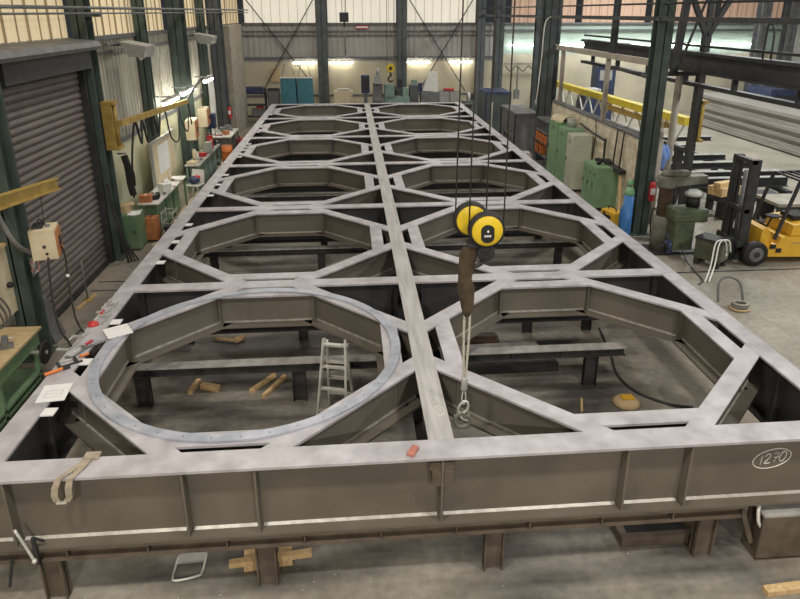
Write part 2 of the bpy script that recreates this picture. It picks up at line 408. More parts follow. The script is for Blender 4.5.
# runway girder of the neighbouring bay with its own posts
rg = B()
rg.box(9.2, 9.5, 10, 26, 4.42, 4.5).box(9.33, 9.37, 10, 26, 4.02, 4.42).box(9.2, 9.5, 10, 26, 3.96, 4.02).box(9.25, 9.45, 10, 26, 3.6, 3.7).box(9.3, 9.36, 10, 26, 4.62, 4.68)
for k in range(7): rg.box(9.28, 9.42, 10.5 + 2.4 * k, 10.56 + 2.4 * k, 3.7, 4.0)
struct(rg.done('runway_right', 'dark'))
struct(B().bar((9.6, 17.4, 0), (9.6, 17.4, 4.9), .17, .22).bar((9.6, 17.4, 4.85), (8.8, 17.4, 6.4), .14, .12).bar((9.6, 17.4, 4.85), (10.4, 17.4, 6.4), .14, .12).bar((9.6, 17.4, 4.9), (9.6, 17.4, 6.4), .14, .12).box(9.4, 9.8, 17.2, 17.6, 0, .03).box(8.6, 10.6, 17.3, 17.5, 6.35, 6.5).done('post_right', 'dark'))
struct(B().cyl((9.0, 17.4, 0), (9.0, 17.4, 3.96), .095, n=16).box(8.85, 9.15, 17.25, 17.55, 0, .03).done('post_right', 'conc'))
struct(B().bar((8.6, 17.0, 3.9), (8.75, 17.0, 6.3), .16, .16).bar((8.75, 17, 4.2), (9.4, 17, 6.3), .05, .05).box(8.45, 9.2, 16.9, 17.1, 3.9, 4.0).done('post_right', 'dark'))
for i, x in enumerate((20.7, 22.2)): hcol('column_hall', x, x + .5, 32.6, 33.1, HT, 'grey')

# ------------------------------------------------------------------ lamps the hall has
def tube_light(name, label, loc, L, axis, m='tube', group=None, h=.09, drop=.0):
    t = thing(name, label, 'light', loc, 0, group)
    a = (L / 2, .06) if axis == 'x' else (.06, L / 2)
    B().box(-a[0], a[0], -a[1], a[1], h * .5, h * .5 + .05).done('housing', 'lgrey', t)
    b = B()
    if axis == 'x': b.cyl((-L / 2 + .02, 0, 0), (L / 2 - .02, 0, 0), h * .62, n=12)
    else: b.cyl((0, -L / 2 + .02, 0), (0, L / 2 - .02, 0), h * .62, n=12)
    b.done('tube', m, t)
    if axis == 'x':
        for sx in (-.3, .3): B().box(sx - .02, sx + .02, 0, YB - loc[1] - .03, h * .5 + .02, h * .5 + .05).done('wall_bracket', 'lgrey', t)
    if drop: B().cyl((0, 0, h * .5 + .05), (0, 0, drop), .012, n=6).done('drop_rod', 'dark', t)
    return t
for k, (x, la) in enumerate([(-2.36, 'lit tube light on end wall above the teal bags'), (-.38, 'second lit tube light from left on end wall, right of steel column'), (3.87, 'third lit tube light from left on end wall, right of the crane hook'), (6.22, 'fourth lit tube light on end wall, beside the blue column')]):
    tube_light('tube_light', la, (x, YB - .3, 2.92), 1.3, 'x', 'tube', 'tube lights along the end wall')
x = 8.75
for k in range(8):
    tube_light('tube_light', 'cool white tube light on far wall of side bay, %s' % ('leftmost of the row', 'second from left', 'third from left', 'fourth from left', 'fourth from right', 'third from right', 'second from right', 'rightmost of the row')[k], (x + .9, YB - .35, 3.8), 1.75, 'x', 'tubec', 'tube lights across the side bay', h=.12); x += 1.85
for k, (y0, y1, z, la) in enumerate([(18.84, 20.42, 3.05, 'lit tube light above the workbench, nearest of three in row'), (21.03, 22.71, 3.08, 'lit tube light above the workbench, middle of three in row'), (24.46, 25.75, 3.12, 'lit tube light on left wall, farthest of three in row')]):
    tube_light('tube_light', la, (-5.2, (y0 + y1) / 2, z), y1 - y0, 'y', 'tubel', 'tube lights above the workbenches', h=.1)
    B().box(-.5, .0, -.04, .04, .1, .14).done('wall_bracket', 'grey', bpy.context.scene.collection.objects[[o.name for o in COL.objects if o.name.startswith('tube_light')][-1]])

def area(loc, sx, sy, power, col=(1, .93, .83)):
    d = bpy.data.lights.new('bay_light', 'AREA'); d.shape = 'RECTANGLE'; d.size = sx; d.size_y = sy; d.energy = power; d.color = col
    o = bpy.data.objects.new('bay_light', d); COL.objects.link(o); o.location = loc; return o
for y, pw in ((-9., 1050), (2., 300), (9., 90), (17., 150), (25., 150), (32., 130)):
    for x in (-2.6, 4.4): area((x, y, 9.2), 1.0, .6, pw)
for y in (6., 15., 24., 32.): area((15., y, 9.2), 1.5, 1.5, 620, (.97, 1, .97))
wd = bpy.data.worlds.new('World'); S.world = wd; wd.use_nodes = True
wd.node_tree.nodes['Background'].inputs[0].default_value = (.9, .93, 1, 1); wd.node_tree.nodes['Background'].inputs[1].default_value = .03

# ------------------------------------------------------------------ the steel frame
T = 1.48; ZB = .68
frame = thing('steelwork', 'huge welded steel frame of grey girders with twelve octagonal openings', 'steel frame', (.82, 5.06, ZB))
FO = V((.82, 5.06, ZB))
def ibeam(p, q, w, zt, depth, name, mats=('flange', 'web'), tf=.028, tw=.016, parent=None, off=None, bot=True, wbot=None, seam=False):
    off = FO if off is None else off
    p = V((p[0], p[1], 0)) - V((off.x, off.y, 0)); q = V((q[0], q[1], 0)) - V((off.x, off.y, 0))
    zt = zt - off.z; zb = zt - depth
    b = B()
    def slab(z0, z1, ww):
        c = (z0 + z1) / 2; b.bar((p.x, p.y, c), (q.x, q.y, c), ww, z1 - z0)
    slab(zt - tf, zt, w)
    b.mset(1); slab(zb + (tf if bot else 0), zt - tf, tw)
    if wbot: e = (q - p).normalized() * .10; p = p + e; q = q - e
    if bot: slab(zb, zb + tf, wbot or w)
    if seam:
        d = (q - p).normalized(); sd = V((-d.y, d.x, 0)); b.mset(2)
        for s_ in (-1, 1):
            o = sd * (s_ * (tw / 2 + .009)); b.bar((p.x + o.x, p.y + o.y, zb + tf + .012), (q.x + o.x, q.y + o.y, zb + tf + .012), .018, .024)
        mats = tuple(mats) + ('weld',)
    return b.done(name, list(mats), parent or frame)

XLg, XRg, XS = -3.47, 5.11, .82
CXL, CXR = -1.327, 2.963
beamsY = [9.445 + 4.235 * k for k in range(6)]
YE = beamsY[5]
# edge girders
fg = ibeam((-3.6, 5.205), (5.24, 5.205), .29, T + .002, .80, 'front_girder')
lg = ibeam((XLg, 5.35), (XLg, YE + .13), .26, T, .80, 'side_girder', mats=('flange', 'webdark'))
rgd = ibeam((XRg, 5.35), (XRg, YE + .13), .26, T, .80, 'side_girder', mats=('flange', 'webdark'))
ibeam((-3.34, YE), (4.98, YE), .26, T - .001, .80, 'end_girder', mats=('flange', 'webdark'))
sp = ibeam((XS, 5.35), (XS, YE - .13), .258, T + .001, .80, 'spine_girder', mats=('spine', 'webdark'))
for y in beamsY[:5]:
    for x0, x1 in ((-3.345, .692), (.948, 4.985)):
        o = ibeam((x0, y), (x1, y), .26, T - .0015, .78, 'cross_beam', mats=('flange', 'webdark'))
        # web stiffeners close to the girders
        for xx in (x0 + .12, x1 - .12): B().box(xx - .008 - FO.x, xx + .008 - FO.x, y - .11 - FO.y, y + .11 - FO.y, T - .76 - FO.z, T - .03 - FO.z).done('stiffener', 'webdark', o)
# octagons
cells = []
for i in range(6):
    y0 = 5.35 if i == 0 else beamsY[i - 1] + .13
    y1 = beamsY[i] - .13
    for cx in (CXL, CXR): cells.append((cx, (y0 + y1) / 2, (y1 - y0) / 2))
A = 1.775; DG = A * math.sqrt(2); OD = .50
for ci, (cx, cy, hy) in enumerate(cells):
    for sx in (-1, 1):
        for sy in (-1, 1):
            ex = 2.017 + .085; ey = hy + .085
            p = (cx + sx * ex, cy + sy * (DG - ex)); q = (cx + sx * (DG - ey), cy + sy * ey)
            ibeam(p, q, .22, T - .003, OD, 'diagonal_brace', wbot=.34, seam=True)
    for sx, sy in ((-1, 0), (1, 0), (0, -1), (0, 1)):
        if sx: p, q = (cx + sx * A, cy - .765), (cx + sx * A, cy + .765)
        else: p, q = (cx - .765, cy + sy * A), (cx + .765, cy + sy * A)
        o = ibeam(p, q, .22, T - .006, OD - .003, 'side_brace', wbot=.34, seam=True)
        if ci < 8:      # corner plates that close the octagon corners
            for e in (-1, 1):
                if sx: b = B().box(cx + sx * (A - .1) - FO.x - .1 * (sx < 0) * 0 - .0, cx + sx * (A - .1) + .10 * sx - FO.x, cy + e * .70 - .008 - FO.y, cy + e * .70 + .008 - FO.y, T - OD + .02 - FO.z, T - .03 - FO.z)
                else: b = B().box(cx + e * .70 - .008 - FO.x, cx + e * .70 + .008 - FO.x, cy + sy * (A - .1) - FO.y, cy + sy * (A - .1) + .1 * sy - FO.y, T - OD + .02 - FO.z, T - .03 - FO.z)
                b.done('corner_plate', 'web', o)
# weld strip along the foot of the front web, stiffeners and lifting pad of the front girder
def loc(x, y, z): return (x - FO.x, y - FO.y, z - FO.z)
xs = [-3.24, -1.65, -.98, .80, 2.64, 3.29]
ed = [-3.6] + xs + [5.24]
for a, b_ in zip(ed[:-1], ed[1:]):
    a += .03; b_ -= .03
    q = [loc(0, 5.197, ZB + .028), loc(0, 5.165, ZB + .028), loc(0, 5.197, ZB + .048)]
    B().prism([(p[1], p[2]) for p in q], 'x', a - FO.x, b_ - FO.x).done('weld_seam', 'weld', fg)
for k, x in enumerate(xs):
    p = loc(x, 5.07, ZB + .028); q = loc(x, 5.2, T - .03)
    B().box(p[0] - .011, p[0] + .011, p[1] + .004, q[1], p[2], q[2]).done('stiffener', 'web', fg)
p = loc(.80, 5.1, 1.15)
B().box(p[0] - .10, p[0] - .015, p[1] - .03, p[1] + .09, p[2], p[2] + .16).box(p[0] + .015, p[0] + .11, p[1] - .03, p[1] + .09, p[2], p[2] + .16).box(p[0] - .12, p[0] + .12, p[1] + .0, p[1] + .09, p[2] + .16, p[2] + .25).done('lifting_pad', 'support', fg)
for y in (6.3, 7.4, 8.5, 10.6, 11.7, 12.7):
    for xx, gi, s in ((XLg, lg, 1), (XRg, rgd, -1)):
        p = loc(xx, y, 0)
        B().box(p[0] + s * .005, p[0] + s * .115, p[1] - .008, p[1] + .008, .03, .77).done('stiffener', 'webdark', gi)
for y in (6.0, 8.7, 10.2, 12.9):
    for s in (-1, 1):
        p = loc(XS, y, 0)
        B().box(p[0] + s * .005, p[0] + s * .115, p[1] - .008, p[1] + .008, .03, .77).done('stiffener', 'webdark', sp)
# white end tabs on the inner edge of the left girder
for k, y in enumerate((6.17, 7.22, 8.3, 10.55, 11.6, 12.63, 14.83, 15.83, 16.85, 19.1, 20.1, 21.1, 23.3, 24.4, 27.5, 28.5)):
    p = loc(-3.355, y, T - .012)
    o = B().box(p[0], p[0] + .15, p[1] - .07, p[1] + .07, p[2] - .008, p[2] + .006).done('tab_plate', 'paper', lg)
# chalk number 1270 in a ring, drawn on the front web
ch = B(); y = 5.192 - FO.y
def stroke(pts, sub=6): ch.tube([(a - FO.x, y, c - FO.z) for a, c in pts], .0055, n=6, sub=sub)
cx, cz = 4.23, 1.155
ov = [(cx + .20 * math.cos(t) , cz + .115 * math.sin(t) + .03 * math.cos(t)) for t in (2 * PI * k / 18 for k in range(18))]
ch.tube([(a - FO.x, y, c - FO.z) for a, c in ov], .0055, n=6, sub=3, closed=True)
stroke([(cx - .145, cz - .02), (cx - .105, cz + .05), (cx - .115, cz - .075)], 1)
stroke([(cx - .075, cz + .03), (cx - .045, cz + .06), (cx - .02, cz + .03), (cx - .075, cz - .055), (cx - .015, cz - .05)])
stroke([(cx + .01, cz + .06), (cx + .07, cz + .068), (cx + .025, cz - .045)], 1); stroke([(cx + .02, cz + .012), (cx + .07, cz + .018)], 1)
ch.tube([(cx + .115 + .032 * math.cos(t) + .012 * math.sin(t) - FO.x, y, cz + .022 + .06 * math.sin(t) - FO.z) for t in (2 * PI * k / 12 for k in range(12))], .0055, n=6, sub=2, closed=True)
ch.done('chalk_number', 'chalk', fg)
# chalk marks on the spine and on the webs
b = B(); z = T + .004 - FO.z
b.tube([(.86 + .055 * math.cos(t) - FO.x, 5.83 + .085 * math.sin(t) - FO.y, z) for t in (2 * PI * k / 14 for k in range(14))], .004, n=5, sub=2, closed=True)
b.tube([(.84 - FO.x, 5.80 - FO.y, z), (.85 - FO.x, 5.88 - FO.y, z), (.88 - FO.x, 5.80 - FO.y, z)], .004, n=5, sub=1)
b.done('chalk_mark', 'chalk', sp)

# ring flange on the near left octagon
b = B(); n = 72; r0, r1 = 1.755, 1.875; zt = T + .022
ri = []
for k in range(n):
    t = 2 * PI * k / n
    ri.append([b.bm.verts.new((r * math.cos(t), r * math.sin(t), z)) for r, z in ((r0, 0), (r1, 0), (r1, .024), (r0, .024))])
for k in range(n):
    a, c = ri[k], ri[(k + 1) % n]
    for j in range(4): b.bm.faces.new((a[j], a[(j + 1) % 4], c[(j + 1) % 4], c[j]))
t = thing('ring_flange', 'large blue-grey steel ring lying on the near left octagonal opening', 'ring', (-1.31, 7.345, T - .002))
o = b.done('ring_body', 'ring', t)
for k in range(40):
    a = 2 * PI * (k + .5) / 40; B().cyl((1.82 * math.cos(a), 1.82 * math.sin(a), .0235), (1.82 * math.cos(a), 1.82 * math.sin(a), .0255), .008, n=8).done('bolt_hole', 'dark', t)

# ------------------------------------------------------------------ supports under the frame
def trestle(label, x0, x1, y, zt, legs, m='supdark', mt='suptop', dp=.14, w=.18, group='support trestles under the frame', lw=(.2, .11)):
    t = thing('support_trestle', label, 'trestle', ((x0 + x1) / 2, y, 0), 0, group)
    cx = (x0 + x1) / 2
    b = B(); b.box(x0 - cx, x1 - cx, -w / 2, w / 2, zt - .02, zt); b.mset(1)
    b.box(x0 - cx, x1 - cx, -.012, .012, zt - dp + .015, zt - .02); b.box(x0 - cx, x1 - cx, -w / 2, w / 2, zt - dp, zt - dp + .015)
    k = x0 + .4
    while k < x1: b.box(k - cx - .006, k - cx + .006, -w / 2 + .01, w / 2 - .01, zt - dp + .015, zt - .02); k += .75
    b.done('beam', [mt, m], t)
    for lx in legs:
        q = B(); a, c = lw
        q.box(lx - cx - a / 2, lx - cx - a / 2 + .015, -c / 2, c / 2, 0, zt - dp).box(lx - cx + a / 2 - .015, lx - cx + a / 2, -c / 2, c / 2, 0, zt - dp).box(lx - cx - a / 2, lx - cx + a / 2, -.008, .008, 0, zt - dp)
        q.done('leg', m, t)
    return t
trestle('long brown steel support beam with four legs under the front girder', -3.95, 3.95, 5.16, .676, (-3.0, -.95, 1.36, 3.62), m='support', mt='support', w=.2)
trestle('dark support trestle inside the near left opening, below the ladder', -3.4, .55, 8.45, .676, (-3.1, -.85))
trestle('dark support trestle inside the near right opening, over the grey cable', 1.2, 4.1, 8.5, .676, (3.6, 1.5))
trestle('dark support trestle behind the ladder, under the first left cross beam', -3.5, .6, 10.35, .676, (-2.9, -.92), lw=(.16, .1))
trestle('dark support trestle under the first right cross beam', 1.0, 5.1, 10.3, .676, (3.1, 4.2, 1.3), lw=(.16, .1))
for k, y in enumerate((13.3, 14.9, 17.6, 21.9, 26.1, 30.2)):
    wd_ = ['second cross beam', 'third opening', 'third cross beam', 'fourth cross beam', 'fifth cross beam', 'far end girder'][k]
    trestle('dark support trestle deep under the frame, near the ' + wd_ + ' on the left', -3.5, .7, y, .676, (-3.0, -.7), lw=(.16, .1))
    trestle('dark support trestle deep under the frame, near the ' + wd_ + ' on the right', .95, 5.1, y, .676, (1.6, 4.6), lw=(.16, .1))
# loose beams lying on the floor in the right opening
t = B(); t.box(-.9, .9, -.07, .07, .0, .14); tag(t.done('loose_beam', 'supdark', loc=(2.35, 9.0, 0)), 'short dark steel bar lying on floor under the near right trestle', 'steel bar')
t = B(); t.box(-1.2, 1.2, -.1, .1, .0, .12); tag(t.done('loose_beam', 'suptop', loc=(1.9, 9.6, 0), rotz=.05), 'pale steel bar lying on floor between the two right trestles', 'steel bar')
t = B(); t.box(-.35, .35, -.12, .12, 0, .1, .01).box(-.2, .3, -.07, .09, .1, .15); tag(t.done('rusty_offcut', 'rustcol', loc=(2.15, 10.0, 0), rotz=-.1), 'rusty brown steel offcut on floor under first right cross beam', 'offcut')
# steel box stand lower right
t = thing('steel_stand', 'brown steel box stand under the front right corner', 'stand', (4.65, 5.14, 0))
b = B(); b.box(-.5, .6, -.13, -.105, .02, .56).box(-.5, .6, .105, .13, .02, .56).box(-.5, .6, -.13, .13, 0, .03); b.box(-.45, -.425, -.1, .1, .03, .56); b.done('web_plates', 'support', t)
B().box(-.5, .6, -.13, .13, .56, .585).done('top_plate', 'suptop', t)
B().bar((-.66, .02, .56), (-.5, .0, .14), .06, .05).done('diagonal_strut', 'support', t)
B().tube([(-.5, -.02, .65), (-.53, -.06, .6), (-.52, -.08, .48), (-.48, -.08, .4)], .018).done('sling_loop', 'white', t)
# open rectangular steel box on the floor below the front girder
t = thing('steel_tray', 'dark open steel box on the floor beneath the front girder', 'steel box', (3.26, 5.5, 0))
b = B(); b.box(-.45, .45, -.2, -.12, 0, .12, .01).box(-.45, .45, .12, .2, 0, .12, .01).box(-.45, -.37, -.12, .12, 0, .12).box(.37, .45, -.12, .12, 0, .12); b.done('rim', 'support', t)
B().box(-.37, .37, -.12, .12, .0, .03).done('bottom', 'black', t)

# ------------------------------------------------------------------ hoist
HX, HY = 1.19, 5.82
t = thing('hoist_block', 'yellow double-sheave crane hook block hanging on four wire ropes', 'hoist block', (HX, HY, 3.52))
def disc(x, y, z):
    B().lathe([(.10, -.05), (.168, -.05), (.178, -.03), (.178, .03), (.168, .05), (.10, .05)], (x, y, z), n=32, axis='y').done('sheave_guard', 'black', t)
    B().lathe([(.05, -.072), (.135, -.068), (.150, -.055), (.150, -.048)], (x, y, z), n=32, axis='y').done('cover_plate', 'yellow', t)
disc(-.03, .16, .045); disc(.085, -.04, 0)
lb = B(); P = [(.085 + .065 * math.cos(a), (.03 if math.sin(a) > 0 else -.04) + .055 * math.sin(a) - .015) for a in (2 * PI * k / 20 for k in range(20))]
lb.prism([(a, c) for a, c in P], 'y', -.118, -.108); lb.done('nameplate', 'black', t)
tx = B(); yq = -.121
for x in (.062, .085, .108): tx.box(x - .009, x + .008, yq, -.117, -.05, -.03)
tx.box(.078, .095, yq, -.117, -.005, .018); tx.done('plate_figures', 'paper', t)
b = B(); b.box(-.08, .10, -.02, .15, -.19, -.15, .01).cyl((0, .06, -.15), (0, .06, -.26), .03); b.box(-.04, .12, .03, .09, -.15, .05); b.done('crosshead', 'dark', t)
b = B(); b.tube([(.0, .06, -.24), (-.05, .06, -.28), (-.06, .06, -.35), (.0, .06, -.41), (.07, .06, -.38), (.085, .06, -.31)], .026); b.done('hook', 'dark', t)
b = B(); b.lathe([(.02, -.02), (.085, -.018), (.09, 0), (.085, .018), (.02, .02)], (.105, .02, -.26), n=22, axis='y'); b.done('swivel_disc', 'dark', t)
for x, y in ((-.185, .16), (.12, .16), (-.085, -.04), (.25, -.04)):
    B().cyl((x, y, 0), (x * .85 + .02, y, 5.9), .0075, n=7).done('wire_rope', 'rope', t)
# sling
t = thing('lifting_sling', 'long lifting sling in brown sleeve hanging from yellow hook block', 'sling', (HX - .06, HY + .04, 0))
b = B(); pr = [(0, 3.30), (-.015, 3.24), (-.02, 3.05), (-.012, 2.9), (.0, 2.75)]
rows = []
for i, z in enumerate((3.32, 3.26, 3.1, 2.98, 2.88, 2.78, 2.66, 2.58)):
    w = (.06, .088, .080, .066, .088, .074, .062, .035)[i]; ox = (.005, .0, -.018, -.030, -.016, -.004, .006, .002)[i]
    rows.append((w, z, ox))
rg_ = []
for w, z, ox in rows:
    rg_.append([b.bm.verts.new((ox + w * math.cos(a) * (1 + .12 * math.sin(5 * a)), .035 * math.sin(a) * (1 + .3 * math.cos(3 * a)), z)) for a in (2 * PI * k / 16 for k in range(16))])
for i in range(len(rg_) - 1):
    for k in range(16): b.bm.faces.new((rg_[i][k], rg_[i][(k + 1) % 16], rg_[i + 1][(k + 1) % 16], rg_[i + 1][k])).smooth = True
b.bm.faces.new(rg_[0]); b.bm.faces.new(rg_[-1]); b.done('sleeve', 'sling', t)
B().tube([(-.02, 0, 2.64), (-.024, 0, 2.4), (-.012, 0, 1.95), (-.012, 0, 1.85)], .013).done('rope_leg', 'wrope', t)
B().tube([(.03, 0, 2.64), (.032, 0, 2.4), (.016, 0, 1.95), (.014, 0, 1.85)], .013).done('rope_leg', 'wrope', t)
b = B(); b.lathe([(.028, 1.70), (.036, 1.72), (.034, 1.84), (.028, 1.86)], n=14); b.done('ferrule', 'lgrey', t)
B().tube([(0, 0, 1.72), (-.02, 0, 1.62), (-.015, 0, 1.55), (0, 0, 1.535), (.015, 0, 1.55), (.02, 0, 1.62)], .008, closed=True).done('thimble', 'alu', t)
B().tube([(.01, 0, 1.565), (-.04, 0, 1.52), (-.055, 0, 1.44), (0, 0, 1.42), (.045, 0, 1.47), (.045, 0, 1.54)], .014, closed=True).done('shackle', 'alu', t)
b = B(); b.tube([(0, 0, 1.43), (-.06, .0, 1.40), (-.085, 0, 1.33), (-.06, 0, 1.265), (0, 0, 1.25), (.06, 0, 1.275), (.075, 0, 1.335), (.05, 0, 1.39)], .022, n=10); b.box(-.1, -.075, -.02, .02, 1.35, 1.39).done('safety_hook', 'machgrey', t)
B().tube([(-.04, 0, 1.40), (0, -.01, 1.345), (.06, 0, 1.32)], .008).done('latch', 'alu', t)

# ------------------------------------------------------------------ things lying on the frame
def paper(label, c, w, d, rz, z, curl=.0, lines=True, group=None):
    t = thing('paper_sheet', label, 'paper', (c[0], c[1], z), rz, group)
    b = B(); rows = []
    for i in range(5):
        rows.append([(-w / 2 + w * i / 4, -d / 2 + d * j / 4, .004 + curl * (abs(i - 2) / 2) ** 2) for j in range(5)])
    b.sheet(rows); b.sheet([[(x, y, zz - .003) for x, y, zz in r] for r in rows]); b.done('sheet', 'paper', t)
    if lines:
        q = B()
        for k in range(3): q.box(-w * .3, w * .3, -d * .25 + k * d * .18, -d * .25 + k * d * .18 + .004, .0045, .0055)
        q.box(-w * .3, -w * .3 + .004, -d * .25, d * .12, .0045, .0055).box(w * .3 - .004, w * .3, -d * .25, d * .12, .0045, .0055)
        q.done('drawing_lines', 'ink', t)
    return t
paper('white drawing sheet on the frame at the upper left of the steel ring', (-3.13, 7.94), .31, .33, .55, T + .024, 0, False)
paper('white drawing sheet on the left girder near the front corner', (-3.36, 6.52), .30, .36, .12, T + .002, 0, True)
# clamps on the left girder
def fclamp(label, c, L, rz, m='grey', ph=.07, handle='red', jaw=.16):
    t = thing('screw_clamp', label, 'clamp', (c[0], c[1], T + .001), rz, 'clamps lying on the left girder')
    B().box(-L / 2, L / 2, -.012, .012, .004, .018).done('rail', m, t)
    B().box(-L / 2 - .01, -L / 2 + .025, -.012, jaw, .002, .022).done('fixed_jaw', m, t)
    B().box(L / 4 - .02, L / 4 + .02, -.014, jaw, .002, .026).done('sliding_jaw', m, t)
    B().cyl((L / 4 - .15, jaw - .02, .014), (L / 4 + .06, jaw - .02, .014), .008, n=8).done('spindle', 'alu', t)
    B().cyl((L / 4 + .06, jaw - .02, .018), (L / 4 + .17, jaw - .02, .018), .017, n=8).done('handle', handle, t)
fclamp('pale grey screw clamp on left girder, farthest of the clamps', (-3.46, 8.74), .36, 1.45, 'lgrey', handle='lgrey')
fclamp('grey screw clamp with red handle on left girder beside red cap', (-3.42, 8.36), .32, 1.5, 'lgrey', handle='red')
fclamp('long grey screw clamp on left girder near the cable ends', (-3.55, 7.72), .46, 1.4, 'lgrey', handle='dark')
fclamp('dark screw clamp on left girder next to the steel ring', (-3.41, 7.45), .36, 1.2, 'grey', handle='red', jaw=.09)
fclamp('orange-handled screw clamp on left girder, nearest of the clamps', (-3.42, 7.14), .26, .6, 'dark', handle='orange', jaw=.14)
t = thing('red_dome', 'small shiny red dome on left girder between the clamps', 'cap', (-3.54, 8.2, T + .001))
B().lathe([(.075, 0), (.08, .012), (.055, .045), (.02, .06), (.001, .062)], n=18).done('dome', 'red', t)
b = B(); b.lathe([(.09, 0), (.09, .004)], n=18); b.done('base_ring', 'lgrey', t)
t = thing('welding_holder', 'orange electrode holder lying on left girder near the front paper', 'tool', (-3.54, 6.95, T + .001), .6)
B().tube([(-.1, 0, .022), (0, 0, .025), (.1, .02, .022)], .02).done('grip', 'orange', t); B().box(.1, .18, .0, .045, .005, .035).done('jaw', 'dark', t)
tag(B().box(-.035, .035, -.075, .075, 0, .03, .005).done('red_block', 'redbrick', loc=(.52, 5.17, T + .003), rotz=-.5), 'small red block lying on the front girder near the spine', 'block')
t = thing('lifting_strap', 'khaki webbing strap looped over the front girder at left', 'strap', (-2.66, 5.2, 0))
b = B(); W = .055
def band(pts, w=.05, dx=(1, 0, 0)):
    dx = V(dx); r = [[V(p) - dx * w / 2 for p in pts], [V(p) + dx * w / 2 for p in pts]]
    nrm = V((0, -.004, .004))
    b.sheet(r); b.sheet([[q + nrm for q in rr] for rr in r])
band([(.10, .16, T + .012), (.06, .05, T + .012), (-.01, -.08, T + .012), (-.06, -.15, T + .01), (-.10, -.17, 1.40), (-.115, -.172, 1.32), (-.10, -.175, 1.255)], .06)
band([(.12, .16, T + .016), (.10, .0, T + .016), (.06, -.11, T + .014), (.04, -.155, T + .006), (.02, -.172, 1.40), (.015, -.175, 1.30), (-.02, -.18, 1.25)], .06)
b.done('webbing', 'gstrap', t)
B().box(-.11, -.02, -.185, -.17, 1.235, 1.255).done('buckle', 'alu', t)
B().box(.06, .2, .1, .2, T + .004, T + .03, .004).done('pad', 'gstrap', t)
# G-clamp at the lower left corner of the front girder
t = thing('corner_clamp', 'steel screw clamp gripping the bottom flange at the front left corner', 'clamp', (-3.08, 5.03, 0))
B().tube([(-.10, -.02, .98), (-.03, -.03, .78), (.02, -.035, .62)], .014).done('tommy_bar', 'alu', t)
B().bar((.03, 0, .86), (.03, 0, .55), .03, .03).bar((.03, 0, .86), (.09, .06, .76), .025, .02).bar((.03, 0, .56), (.03, .1, .53), .03, .03).done('clamp_frame', 'dark', t)
B().ball((.02, -.035, .62), .025).done('screw_head', 'alu', t)
B().bar((-.2, 0, .62), (-.28, 0, .30), .025, .02).done('handle', 'dark', t)

# ------------------------------------------------------------------ inside the openings, on the floor
t = thing('step_ladder', 'aluminium folding step ladder standing inside the steel ring', 'ladder', (-.30, 7.99, 0), -.25)
def flight(y0, y1, zt, w, nr, name):
    fl = B()
    for s in (-1, 1): fl.bar((s * (w + .06), y0, .0), (s * w, y1, zt), .03, .06)
    o = fl.done(name, 'alu', t)
    for k in range(nr):
        f = (k + .75) / nr; yy = y0 + (y1 - y0) * f; zz = zt * f; ww = w + .06 * (1 - f)
        B().box(-ww, ww, yy - .03, yy + .03, zz - .012, zz + .012).done('rung', 'alu', o)
flight(-.28, .03, 1.22, .15, 4, 'front_flight'); flight(.30, .09, 1.15, .13, 4, 'rear_flight')
for sx in (-.16, .16): B().cyl((sx - .03, .06, 1.12), (sx + .03, .06, 1.12), .04, n=10).done('hinge', 'lgrey', t)
for (c, L, w, rz, la, tz) in [((-2.5, 8.9), .34, .07, 1.35, 'short upright-looking timber block on dark floor inside the ring, at left', 0), ((-2.25, 8.84), .30, .09, -.35, 'short timber offcut touching the block on floor inside the ring', 0), ((-1.46, 8.92), .55, .06, .95, 'left of two pale timber laths crossing on floor inside the ring', 0), ((-1.27, 8.82), .62, .06, 1.12, 'right of two pale timber laths crossing on floor inside the ring', 0)]:
    o = B().box(-L / 2, L / 2, -w / 2, w / 2, 0, w, .004).done('timber_offcut', 'wood', loc=(c[0], c[1], 0), rotz=rz); tag(o, la, 'timber', 'timber pieces inside the ring')
t = thing('wooden_mallet', 'pale wooden mallet lying behind the near left trestle', 'mallet', (-2.2, 10.36, 0), -.3)
B().cyl((-.32, 0, .04), (.1, 0, .05), .028, n=10).done('handle', 'wood', t); B().cyl((.1, -.02, .055), (.2, .12, .055), .055, n=12).done('head', 'wood', t)
for (c, L, w, rz, la) in [((3.3, 7.95), .34, .035, 1.25, 'thin pale stick on floor beside the near right opening edge'), ((-5.36, 12.3), .7, .05, 1.4, 'pale wooden batten on floor in front of roller shutter'), ((4.5, 4.64), 1.0, .09, .06, 'pale timber plank on floor at lower right corner')]:
    tag(B().box(-L / 2, L / 2, -w / 2, w / 2, 0, w * .7, .003).done('wooden_stick', 'wood', loc=(c[0], c[1], 0), rotz=rz), la, 'stick')
t = thing('cardboard_scrap', 'crumpled brown and yellow packaging on floor in the near right opening', 'packaging', (3.98, 7.95, 0))
B().lathe([(.20, 0), (.21, .03), (.15, .075), (.06, .09), (.001, .092)], n=11).done('wrapper', 'card', t); B().box(-.08, .1, -.05, .08, .08, .11, .01).done('label_piece', 'fork', t)
tag(B().tube([(4.45, 10.3, .02), (4.3, 9.4, .02), (4.15, 8.7, .02), (4.25, 8.2, .02), (4.6, 7.85, .02), (4.9, 7.75, .02)], .02).done('floor_cable', 'dark'), 'dark cable curving over the floor in the near right opening', 'cable')
t = thing('timber_bundle', 'pale timber pieces stacked on floor behind the front support leg', 'timber', (-.95, 5.43, 0), .1, None)
B().box(-.42, .42, -.13, -.06, .10, .16, .004).done('long_batten', 'wood', t); B().box(-.28, .05, -.1, .1, .0, .1, .004).done('block', 'wood', t); B().box(.08, .22, -.1, .12, 0, .1, .004).done('block', 'wood', t)
t = thing('bent_rod_stand', 'bright bent metal frame lying on floor below the front girder', 'metal frame', (-1.79, 5.40, 0), .05)
